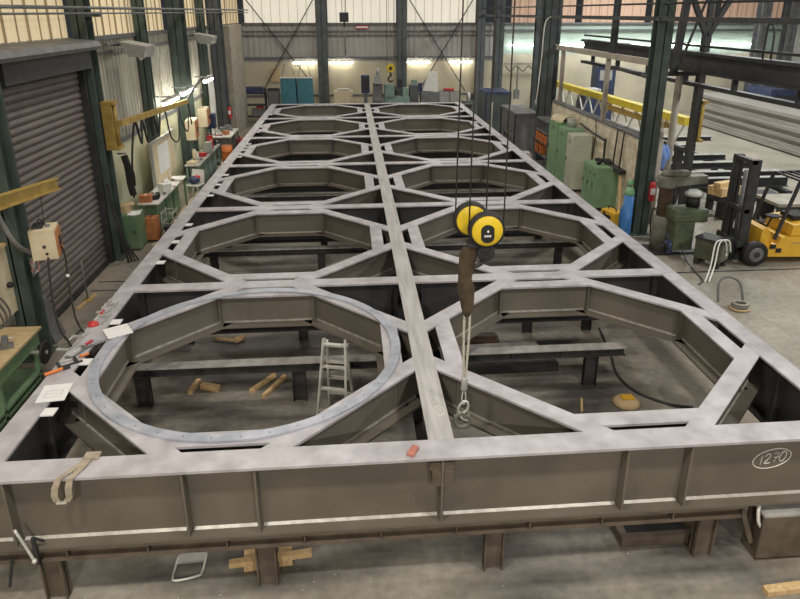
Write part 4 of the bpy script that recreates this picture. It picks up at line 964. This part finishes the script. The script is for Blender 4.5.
b = B(); b.prism([(.25 * math.cos(a), .2 * math.sin(a)) for a in (PI * k / 8 for k in range(9))] + [(.23 * math.cos(a), .18 * math.sin(a)) for a in (PI * (8 - k) / 8 for k in range(9))], 'y', -.4, .4); b.done('sheet', 'cream', t)
t = thing('paint_tin', 'shiny tin can on top of the tall green locker behind the cream one', 'tin', (7.3, 20.85, 1.92))
B().cyl((0, 0, 0), (0, 0, .26), .15, n=18).done('can', 'lgrey', t); B().lathe([(.155, .26), (.155, .275)], n=18).done('lid', 'alu', t)
# rack with orange bins
t = thing('bin_rack', 'grey steel rack with orange bins between column and green lockers', 'rack', (7.0, 23.1, 0))
for sy in (-.75, .75):
    for sx in (0, .42): B().box(sx - .02, sx + .02, sy - .02, sy + .02, 0, 1.82).done('upright', 'grey', t)
for z in (.1, .5, .95, 1.35, 1.78): B().box(-.02, .44, -.77, .77, z, z + .04).done('shelf', 'grey', t)
for k in range(3): B().box(-.01, .42, -.4 + .4 * k - .01, -.4 + .4 * k + .01, 1.39, 1.78).done('divider', 'grey', t)
for z, ys in ((.99, (-.55, -.18, .19, .56)), (.54, (.0, .38, .62))):
    for k, y in enumerate(ys):
        q = thing('storage_bin', 'orange plastic bin on the %s shelf of grey rack, %s from near end' % ('middle' if z > .8 else 'lower', ['first', 'second', 'third', 'fourth'][k]), 'bin', (7.18, 23.1 + y, z), 0, 'orange bins in the grey rack')
        w_ = .16 if z > .8 else .1
        B().box(-.2, .2, -w_, w_, 0, .02).box(-.2, -.18, -w_, w_, 0, .3).box(.18, .2, -w_, w_, 0, .3).box(-.2, .2, -w_, -w_ + .02, 0, .3).box(-.2, .2, w_ - .02, w_, 0, .3).done('bin_body', 'orange', q)
        B().box(-.215, -.2, -w_ * .5, w_ * .5, .18, .24).done('label_holder', 'rusto', q)
tag(B().box(-.15, .15, -.2, .2, 0, .45, .03).done('white_canister', 'white', loc=(6.7, 24.0, 0)), 'white plastic canister on floor at foot of the orange-bin rack', 'canister')
# brackets and pipe on the block wall
t = thing('wall_bracket', 'brown steel shelf bracket on two rods fixed to block wall', 'bracket', (7.6, 17.6, 0))
B().box(-.12, .06, -.5, .5, 1.2, 1.32, .005).done('shelf_beam', 'supdark', t)
for y in (-.2, .25): B().cyl((-.02, y, 1.3), (.02, y, 2.35), .025, n=8).done('rod', 'dark', t)
t = thing('wall_pipe', 'dark bent pipe frame standing against block wall above the lockers', 'pipe', (7.55, 19.5, 0))
B().tube([(0, 1.2, 2.05), (0, .2, 1.95), (0, -.9, 1.9), (0, -1.0, 1.8), (0, -1.0, .0)], .035, sub=3).done('pipe', 'dark', t)
tag(B().tube([(7.62, 19.6, 2.34), (7.63, 19.5, 1.9), (7.63, 19.6, 1.2), (7.63, 19.55, 1.0)], .015).done('wall_cable', 'black'), 'thin dark cable hanging down the block wall near its middle', 'cable')
# welding and gas equipment by the column
t = thing('gas_cylinder', 'tall blue gas cylinder with green shoulder by the green column', 'gas cylinder', (7.02, 15.3, 0))
B().lathe([(.12, 0), (.125, .02), (.125, 1.12)], n=20).done('cylinder', 'blue', t); B().lathe([(.125, 1.12), (.12, 1.2), (.085, 1.3), (.045, 1.34)], n=20).done('shoulder', 'shoulder', t); B().cyl((0, 0, 1.34), (0, 0, 1.40), .035).done('neck', 'grey', t); B().lathe([(.07, 1.38), (.075, 1.4), (.065, 1.5), (.03, 1.53)], n=14).done('cap', 'shoulder', t)
t = thing('gas_cylinder', 'shorter blue gas cylinder partly hidden behind the tall one', 'gas cylinder', (7.08, 15.62, 0))
B().lathe([(.09, 0), (.115, .02), (.115, .62), (.06, .74)], n=18).done('cylinder', 'blue', t); B().cyl((0, 0, .72), (0, 0, .8), .03).done('valve', 'grey', t)
t = thing('welding_machine', 'orange welding machine on floor beside the blue cylinders', 'welding machine', (6.98, 16.15, 0), .2)
B().box(-.16, .16, -.28, .28, .06, .46, .02).done('case', 'fork', t); B().tube([(0, -.18, .46), (0, -.14, .54), (0, .14, .54), (0, .18, .46)], .015).done('handle', 'black', t); B().box(-.17, -.16, -.18, .18, .16, .36).cyl((-.16, .1, .4), (-.19, .1, .4), .025).done('front_panel', 'dark', t)
for x in (-.15, .15): B().lathe([(.07, -.02), (.07, .02)], (x, .18, .07), n=14, axis='x').done('wheel', 'black', t)
for k, (a, c, la) in enumerate([((7.35, 16.5, 0), (7.55, 17.2, 1.15), 'pale wooden slat leaning on block wall, left of pair'), ((7.5, 16.3, 0), (7.64, 16.9, 1.1), 'grey wooden slat leaning on block wall, right of pair')]):
    tag(B().bar(a, c, .07, .04).done('wooden_plank', 'wood' if k == 0 else 'conc'), la, 'slat')
t = thing('hand_trolley', 'black trolley loaded with dark bags beside the green column', 'trolley', (7.95, 15.0, 0), .15)
B().box(-.3, .3, -.2, .25, .12, .2, .01).done('platform', 'dark', t); B().tube([(-.28, .22, .15), (-.28, .26, .75), (.28, .26, .75), (.28, .22, .15)], .018, sub=2).done('push_handle', 'dark', t)
b = B(); b.ball((-.12, .03, .42), .24, (.8, .8, 1)); b.ball((.16, .05, .36), .2, (.8, .9, 1)); b.done('black_sack', 'black', t)
for sx in (-.24, .24):
    for sy in (-.14, .2): B().lathe([(.06, -.02), (.06, .02)], (sx, sy, .06), n=12, axis='x').done('wheel', 'black', t)
extinguisher('red fire extinguisher hung on the big green column behind blue cylinder', (7.6, 15.3, .95), 0)
t = thing('pipe_bundle', 'bundle of long pale pipes standing upright right of the green column', 'pipes', (8.12, 16.25, 0))
for k, (a, c) in enumerate([((-.12, 0), (-.14, .03)), ((0, .04), (.0, .06)), ((-.05, .12), (-.06, .14)), ((.09, .1), (.1, .14))]): B().cyl((a[0], a[1], 0), (c[0], c[1], 2.62 - .1 * k), .055, n=10).done('pipe', ('lgrey', 'conc')[k % 2], t)
B().tube([(-.14, -.04, 2.4), (-.04, -.02, 2.9), (.06, .0, 2.4)], .014).done('hanging_rope', 'white', t)
t = thing('blue_jacket', 'light blue cloth hung on the tan post behind the drill', 'cloth', (8.74, 17.2, 0))
b = B(); rows = []
for i in range(9):
    z = 2.0 - i * .085; w_ = .05 + .15 * math.sin(PI * min(1, (i + .6) / 6.5) * .75)
    rows.append([b.bm.verts.new((w_ * math.cos(a) * (1 + .22 * math.sin(3 * a + i * .7)) - .012 * i, .55 * w_ * math.sin(a) * (1 + .3 * math.sin(5 * a - i)), z)) for a in (2 * PI * k / 20 for k in range(20))])
for i in range(8):
    for k in range(20): b.bm.faces.new((rows[i][k], rows[i][(k + 1) % 20], rows[i + 1][(k + 1) % 20], rows[i + 1][k])).smooth = True
b.bm.faces.new(rows[0]); b.bm.faces.new(rows[-1]); b.done('cloth', 'tarp', t); B().cyl((.24, .2, 1.9), (0, -.05, 1.98), .02).done('peg', 'dark', t)

# radial drill
t = thing('radial_drill', 'green radial drilling machine with brown column and long arm', 'drilling machine', (7.42, 14.25, 0))
B().lathe([(.21, .06), (.21, .86), (.18, .9)], n=24).done('column_base', 'machgrey', t)
B().lathe([(.155, .9), (.155, 1.62), (.17, 1.64)], n=24).done('column', 'rustcol', t)
B().box(-.3, .85, -.35, .3, 0, .06, .01).done('floor_plate', 'dark', t)
b = B(); b.lathe([(.21, 1.60), (.22, 1.63), (.22, 1.84), (.2, 1.87)], n=24); b.hull8([(.0, -.15, 1.62), (1.0, .0, 1.66), (1.0, .28, 1.66), (.0, .18, 1.62), (.0, -.15, 1.86), (1.0, .0, 1.84), (1.0, .28, 1.84), (.0, .18, 1.86)]); b.done('arm', 'machgrey', t)
b = B(); b.lathe([(.15, 1.87), (.16, 1.93), (.1, 2.0)], n=16); b.box(.02, .5, -.1, .12, 1.86, 1.98, .02); b.done('arm_motor', 'machgrey', t)
B().lathe([(.15, 1.2), (.15, 1.46)], (.53, -.32, 0), n=20).done('head_motor', 'black', t)
B().lathe([(.2, 1.46), (.21, 1.49), (.21, 1.53), (.12, 1.57)], (.53, -.32, 0), n=20).done('motor_cover', 'lgrey', t)
b = B(); b.box(-.02, .80, -.62, -.10, .88, 1.2, .06); b.box(.04, .52, -.6, -.12, .2, .92, .05); b.box(-.03, .81, -.63, -.09, 1.03, 1.06, .008); b.done('drill_head', 'machgreen', t)
b = B(); b.cyl((.06, -.4, .40), (-.1, -.55, .40), .03); b.ball((-.12, -.57, .40), .05)
for k in range(4): a = k * PI / 2 + .4; b.cyl((-.05, -.52, .40), (-.05 + .2 * math.cos(a), -.56, .40 + .2 * math.sin(a)), .014, n=6); b.ball((-.05 + .2 * math.cos(a), -.56, .40 + .2 * math.sin(a)), .028, n=8)
b.done('feed_handles', 'bluepart', t)
B().cyl((.02, -.5, .1), (.02, -.5, .4), .06).done('spindle', 'bluepart', t)
B().cyl((.24, .02, .9), (.24, .02, 1.62), .03).done('elevating_screw', 'dark', t)
t = thing('machine_table', 'dark green box shaped machine table with white cables over its end', 'machine table', (8.02, 13.45, 0), -.95)
B().box(-.05, .55, -.2, .22, .14, .62, .03).done('body', 'machgreen', t); B().box(-.06, .57, -.22, .24, .6, .66, .008).done('table_top', 'dark', t); B().box(.55, .57, -.17, .19, .2, .56).done('end_cover', 'machgrey', t)
B().cyl((.57, .05, .32), (.59, .05, .32), .04).done('socket', 'white', t)
for x in (.02, .48):
    for y in (-.14, .16): B().box(x - .05, x + .05, y - .05, y + .05, 0, .14).done('foot', 'dark', t)
for a, la in ((0, 'left of two white cables bent over the dark machine table'), (.09, 'right of two white cables bent over the dark machine table')):
    tag(B().tube([(8.36 + a, 12.95, .4), (8.28 + a, 12.93, .66), (8.14 + a, 12.95, .69), (8.0 + a, 12.86, .6), (7.82 + a, 12.6, .25), (7.5 + a, 12.2, .015)], .016).done('white_cable', 'white'), la, 'cable')
tag(B().tube([(7.62, 13.6, .4), (7.62, 13.3, .12), (7.6, 12.8, .02), (7.5, 12.3, .02), (7.3, 12.1, .02)], .014).done('floor_cable', 'dark'), 'thin dark cable from drill down to the floor by the right girder', 'cable')
t = thing('hose_coil', 'bent hose and coil of cable on floor beside the right girder', 'hose', (7.5, 11.0, 0))
B().tube([(-.3, .15, .05), (-.25, .3, .4), (-.05, .35, .5), (.12, .2, .42), (.16, .05, .05)], .025).done('upright_loop', 'hose', t)
for k in range(3): B().tube([((.17 - .02 * k) * math.cos(a), (.15 - .02 * k) * math.sin(a) - .1, .03 + .05 * k) for a in (2 * PI * j / 12 for j in range(12))], .024, sub=2, closed=True).done('coil', ('card', 'hose', 'conc')[k], t)

# forklift, mast to the left, body running out of the frame
t = thing('forklift', 'yellow forklift truck with dark mast facing left at right edge', 'forklift', (9.0, 13.1, 0))
FW = 1.05
b = B(); b.prism([(.35, .22), (.35, .42), (.62, .5), (.72, .66), (2.1, .68), (2.1, .18), (1.2, .18), (.5, .2)], 'y', .0, FW); b.done('chassis', 'fork', t)
b = B(); b.prism([(.95, .68), (.98, .92), (1.25, .96), (2.05, .98), (2.1, .68)], 'y', .05, FW - .05); b.done('hood', 'fork', t)
b = B(); b.prism([(2.0, .2), (2.0, 1.0), (2.35, 1.02), (2.55, .8), (2.5, .2)], 'y', .02, FW - .02); b.done('counterweight', 'fork', t)
b = B(); b.prism([(.28, .3), (.3, .82), (.42, .86), (.6, .55), (.5, .3)], 'y', .12, FW - .12); b.done('front_cowl', 'fork', t)
B().box(.46, .60, -.02, .0, .40, .50).box(.62, .75, -.012, -.002, .30, .40).done('step_recess', 'black', t)
B().box(1.0, 1.6, -.004, .001, .5, .54).done('side_stripe', 'ochre', t)
b = B(); b.hull8([(.62, .35, .5), (.66, .35, .5), (.66, .7, .5), (.62, .7, .5), (.46, .35, .88), (.5, .35, .88), (.5, .7, .88), (.46, .7, .88)]); b.done('dashboard', 'dark', t)
B().cyl((.62, .5, .7), (.74, .5, 1.0), .02).lathe([(.15, 1.0), (.17, 1.02), (.15, 1.04)], (.76, .5, 0), n=20).done('steering_wheel', 'black', t)
B().box(1.1, 1.6, .28, .78, .96, 1.08, .04).hull8([(1.55, .28, 1.05), (1.66, .28, 1.05), (1.66, .78, 1.05), (1.55, .78, 1.05), (1.72, .3, 1.5), (1.8, .3, 1.5), (1.8, .76, 1.5), (1.72, .76, 1.5)]).done('seat', 'black', t)
b = B()
for y in (.06, FW - .06):
    b.bar((.58, y, .6), (.92, y, 1.92), .06, .06); b.bar((2.05, y, .95), (1.98, y, 1.95), .06, .06); b.bar((.9, y, 1.93), (2.0, y, 1.96), .06, .06)
for k in range(6): b.bar((.95 + .19 * k, .06, 1.95), (.95 + .19 * k, FW - .06, 1.95), .04, .04)
b.done('overhead_guard', 'dark', t)
b = B()
for y in (.16, FW - .24):
    b.box(-.20, .02, y, y + .10, .1, 2.42); b.box(-.17, -.09, y + .085, y + .13, .12, 2.36)
for z in (.3, 1.2, 2.32): b.box(-.19, -.07, .16, FW - .16, z, z + .09)
b.done('mast', 'dark', t)
b = B(); b.cyl((-.02, .45, .2), (-.02, .45, 2.1), .045); b.cyl((-.02, .62, .2), (-.02, .62, 2.1), .045); b.done('lift_cylinder', 'grey', t)
for y in (.3, .72): B().box(-.12, -.09, y, y + .03, .4, 2.35).done('lift_chain', 'black', t)
B().box(-.27, -.2, .08, FW - .08, .12, .24).box(-.27, -.2, .08, FW - .08, .42, .54).box(-.26, -.2, .25, .31, .24, .42).box(-.26, -.2, .75, .81, .24, .42).done('fork_carriage', 'dark', t)
for y in (.2, .74): B().box(-.31, -.27, y, y + .12, .05, .6).hull8([(-.72, y + .02, .05), (-.27, y, .05), (-.27, y + .12, .05), (-.72, y + .1, .05), (-.72, y + .02, .065), (-.27, y, .1), (-.27, y + .12, .1), (-.72, y + .1, .065)]).done('fork', 'dark', t)
for x, y, r in ((.12, .0, .29), (.12, FW, .29), (1.95, .08, .24), (1.95, FW - .08, .24)):
    o = B().lathe([(r * .62, -.09), (r * .93, -.09), (r, -.06), (r, .06), (r * .93, .09), (r * .62, .09)], (x, y, r), n=28, axis='y').done('wheel', 'black', t)
    B().lathe([(r * .3, -.10), (r * .56, -.098), (r * .6, -.088), (r * .6, .088), (r * .56, .098), (r * .3, .10)], (x, y, r), n=24, axis='y').done('wheel_rim', 'grey', o)
    B().lathe([(r * .24, -.115), (r * .24, .115)], (x, y, r), n=14, axis='y').done('hub', 'dark', o)

# trestles with long beams in the side bay
def long_beam(label, x0, x1, y, z, rz=0, m='dark', mt='suptop', h=.2, w=.2):
    b = B(); L = (x1 - x0) / 2
    b.box(-L, L, -w / 2, w / 2, h - .02, h); b.mset(1); b.box(-L, L, -.012, .012, .02, h - .02); b.box(-L, L, -w / 2, w / 2, 0, .02)
    o = b.done('long_beam', [mt, m], loc=((x0 + x1) / 2, y, z), rotz=rz); tag(o, label, 'steel beam', 'long steel beams on trestles'); return o
for k, (x0, x1, y, h) in enumerate([(9.9, 13.0, 17.8, .3), (9.8, 13.6, 19.0, .2), (9.8, 13.6, 20.2, .22), (9.9, 13.2, 21.5, .2), (10.2, 13.0, 23.2, .22), (10.2, 14.6, 25.0, .18)]):
    long_beam('long dark steel beam on trestles in side bay, %s from the forklift' % ['first', 'second', 'third', 'fourth', 'fifth', 'sixth'][k], x0, x1, y, .58, .0, h=h)
for k, x in enumerate((10.5, 12.7)):
    t = thing('support_trestle', 'dark long trestle under the beams in side bay, %s one' % ('left', 'right')[k], 'trestle', (x, 21.2, 0))
    B().box(-.09, .09, -4., 4., .46, .58).done('beam', 'dark', t)
    for y in (-3.7, -1.8, 0, 1.8, 3.7): B().box(-.08, .08, y - .08, y + .08, 0, .46).done('leg', 'dark', t)
t = thing('timber_stack', 'stack of pale timber blocks on the nearest beam behind drill', 'timber', (10.3, 16.6, .74), .35)
for k, (a, c, z) in enumerate([(-.28, -.1, 0), (-.28, .02, 0), (-.28, -.1, .12), (-.28, .03, .12), (-.25, -.04, .24)]): B().box(a - .15, a + .65, c * 2 - .11, c * 2 + .11, z, z + .115, .006).done('timber_block', 'wood', t)
t = thing('steel_bench', 'dark steel table with pale top behind the forklift mast', 'table', (12.0, 15.7, 0))
B().box(-1.0, 1.6, -.5, .5, .72, .80).done('table_top', 'conc', t); B().box(-1.0, 1.6, -.5, -.47, .45, .72).done('apron', 'dark', t); B().box(-.5, 1.2, -.505, -.5, .5, .56).done('pale_stripe', 'lgrey', t)
for sx in (-.9, 1.5):
    for sy in (-.42, .42): B().box(sx - .05, sx + .05, sy - .05, sy + .05, 0, .72).done('leg', 'dark', t)
t = thing('steel_bench', 'low dark bench with two legs below the timber stack', 'bench', (10.95, 16.6, 0), .0)
B().box(-.95, .9, -.28, .28, .56, .74).done('bench_top', 'dark', t)
for sx in (-.6, -.1, .75): B().box(sx - .06, sx + .06, -.2, .2, 0, .56).done('leg', 'supdark', t)
# plate stack
t = thing('plate_stack', 'very long stack of rusty grey steel planks in side bay', 'plate stack', (18.4, 25.5, 0))
for k in range(9):
    z = .06 + k * .17; ox = .03 * ((k * 37) % 5 - 2)
    B().box(-.45 + ox, 1.4, -8.6 + .12 * ((k * 53) % 4), 7.5 - .15 * ((k * 29) % 5), z, z + .16, .008).done('steel_plank', 'stack', t)
for y in (-7, -3, 1, 5): B().box(-.4, 1.3, y - .06, y + .06, 0, .06).done('bearer', 'wood', t)
# yellow lattice gantry in the side bay
t = thing('gantry_girder', 'yellow box girder with white lattice beyond the block wall', 'gantry', (9.55, 22.6, 0), .05)
B().box(-.14, .14, -4.6, 7.2, 2.4, 2.62).done('box_girder', 'cyellow', t)
B().box(-.2, .2, -3.6, 1.0, 2.16, 2.28).done('lower_box', 'ochre', t)
b = B()
for k in range(11): b.bar((.0, -4.4 + k, 2.4), (.0, -3.9 + k, 1.72), .04, .05); b.bar((.0, -3.9 + k, 1.72), (.0, -3.4 + k, 2.4), .04, .05)
b.done('lattice', 'white', t)
B().box(-.08, .08, -4.5, 7.2, 1.62, 1.74).done('lower_chord', 'dark', t)
for y in (-4.3, 1.5, 6.9): B().box(-.1, .1, y - .1, y + .1, 0, 1.62).done('gantry_leg', 'dark', t)
t = thing('jib_bracket', 'ochre jib bracket fixed to the dark post beyond the drill', 'jib bracket', (9.76, 17.4, 0))
B().box(-.075, .10, -.16, .16, 2.05, 2.12).box(-.075, .10, -.16, .16, 3.12, 3.2).box(-.075, -.02, -.16, .16, 2.1, 3.15).done('bracket', 'ochre', t); B().cyl((.04, 0, 2.1), (.04, 0, 3.14), .045).done('pivot', 'ochre', t)
t = thing('blue_bundle', 'blue and white covered machine behind the block wall', 'machine', (10.7, 28.3, 0))
B().box(-.5, .5, -.5, .5, 0, 2.0, .03).done('machine_body', 'bluepart', t); B().box(-.45, .3, -.4, .4, 2.0, 2.35, .08).done('cover', 'lgrey', t)
t = thing('machine_shelf', 'blue cabinet with white panel under the lights in the side bay', 'cabinet', (13.2, 33.5, 0))
B().box(-.5, .5, -.4, .4, 0, 2.9, .02).done('cabinet_body', 'bluepart', t); B().box(-.35, .3, -.43, -.4, 2.2, 2.7).done('white_panel', 'lgrey', t)
for k, (x, y, h, m, la) in enumerate([(21.2, 31.0, 2.0, 'bluepart', 'dark blue container behind the plate stack, left one'), (23.7, 30.4, 2.2, 'blucol', 'grey-blue container behind the plate stack, right one')]):
    t = thing('machine_block', la, 'container', (x, y, 0))
    B().box(-1., 1., -1, 1, 0, h, .02).done('container_body', m, t); B().box(-.8, .8, -1.03, -1.0, .3, h - .3).done('door_panel', 'dark', t); B().ball((0, 0, h + .1), .3, (1.6, 1, .6)).done('covered_load', 'lgrey', t)
t = thing('bent_pipe', 'tall thin bent pipe on the runway girder at upper right', 'pipe', (9.4, 14.6, 0))
B().tube([(0, -.4, 4.5), (0, -.38, 5.0), (0, -.3, 5.2), (0, -.2, 5.24), (0, -.1, 5.2), (0, -.1, 4.5)], .022, sub=3).done('pipe', 'dark', t)
# far right of the main bay
t = thing('sheet_crate', 'grey steel sheet container beside the far right girder', 'container', (6.98, 27.0, 0))
B().box(-.3, .6, -1.3, 1.3, .1, 1.6).done('crate_body', 'grey', t); B().box(-.32, -.3, -.03, .03, .1, 1.6).done('rib', 'dark', t); B().box(-.34, -.3, -1.3, -1.22, 0, 1.6).done('corner_post', 'dark', t); B().box(-.34, -.3, 1.22, 1.3, 0, 1.6).done('corner_post', 'dark', t); B().box(-.34, .64, -1.34, 1.34, 1.6, 1.66).done('rim', 'grey', t)
t = thing('guard_rail', 'low pipe guard rail in front of the grey steel container', 'rail', (6.6, 26.5, 0))
B().tube([(0, -.7, 0), (0, -.7, .75), (0, .7, .75), (0, .7, 0)], .03, sub=1).done('rail_pipe', 'grey', t); B().tube([(0, -.7, .45), (0, .7, .45)], .02, sub=1).done('mid_rail', 'grey', t)
t = thing('switch_cabinet', 'large dark blue cabinet at far right corner of frame', 'cabinet', (6.85, 30.6, 0))
B().box(-.6, .6, -.9, .9, 0, 2.05, .02).done('cabinet_body', 'bluepart', t)
for y in (-.45, .45): B().box(-.62, -.6, y - .42, y + .42, .1, 1.95).done('door', 'blucol', t)
B().box(-.55, .55, -.915, -.9, .1, 1.95).done('side_panel', 'blucol', t)
t = thing('white_post', 'short white post beside the far end of right girder', 'post', (6.25, 28.4, 0)); B().box(-.05, .05, -.05, .05, 0, 1.75).done('post', 'white', t); B().box(-.12, .12, -.12, .12, 0, .03).done('foot_plate', 'grey', t)
t = thing('wall_jib', 'brown jib arm with looped cable on far wall between two columns', 'jib crane', (9.8, YB - .5, 0))
B().box(-1.2, 1.4, -.06, .06, 2.75, 2.87).box(1.3, 1.4, -.06, .4, 2.5, 3.1).done('arm', 'conc', t); B().tube([(-1.1, 0, 2.7), (-.8, 0, 2.4), (-.5, 0, 2.7), (-.1, 0, 2.4), (.2, 0, 2.7), (.6, 0, 2.4), (1.1, 0, 2.7)], .025).done('looped_cable', 'dark', t); B().cyl((-.4, 0, 2.7), (-.4, 0, 1.3), .04).box(-.55, -.25, -.1, .1, .9, 1.4).done('hoist', 'grey', t)
t = thing('white_cupboard', 'pale green white cupboard at far wall left of the blue column', 'cupboard', (11.2, YB - .6, 0)); B().box(-.4, .4, -.3, .3, 0, 1.9, .01).done('body', 'mint', t); B().box(-.36, .36, -.315, -.3, .1, 1.8).done('door', 'lgrey', t)
t = thing('white_drop_pipe', 'white hose hanging down beside the blue-green column', 'hose', (7.0, 23.95, 0)); B().tube([(.38, 0, 5.34), (.2, 0, 5.3), (.08, 0, 5.0), (.05, 0, 4.0), (0, 0, 3.0), (-.05, 0, 2.35)], .02).done('hose', 'white', t); B().cyl((-.05, 0, 2.2), (-.05, 0, 2.38), .05).done('nozzle', 'lgrey', t)

# ------------------------------------------------------------------ camera
cd = bpy.data.cameras.new('camera'); cam = bpy.data.objects.new('camera', cd); COL.objects.link(cam)
f_px, pitch, yaw = 645.74, .335, .0822
cp, sn, cyw, syw = math.cos(pitch), math.sin(pitch), math.cos(yaw), math.sin(yaw)
Fv = V((syw * cp, cyw * cp, -sn)); Rv = V((cyw, -syw, 0)); Uv = Rv.cross(Fv)
cam.matrix_world = Matrix(((Rv.x, Uv.x, -Fv.x, 0), (Rv.y, Uv.y, -Fv.y, 0), (Rv.z, Uv.z, -Fv.z, 5.48), (0, 0, 0, 1)))
cd.sensor_width = 36; cd.sensor_fit = 'HORIZONTAL'; cd.lens = f_px / 800 * 36
cd.shift_x = -3.2 / 800; cd.shift_y = -61.84 / 800
cd.clip_end = 300
S.camera = cam
S.view_settings.view_transform = 'Standard'; S.view_settings.look = 'None'; S.view_settings.gamma = 1; S.view_settings.use_curve_mapping = False
S.view_settings.exposure = .12
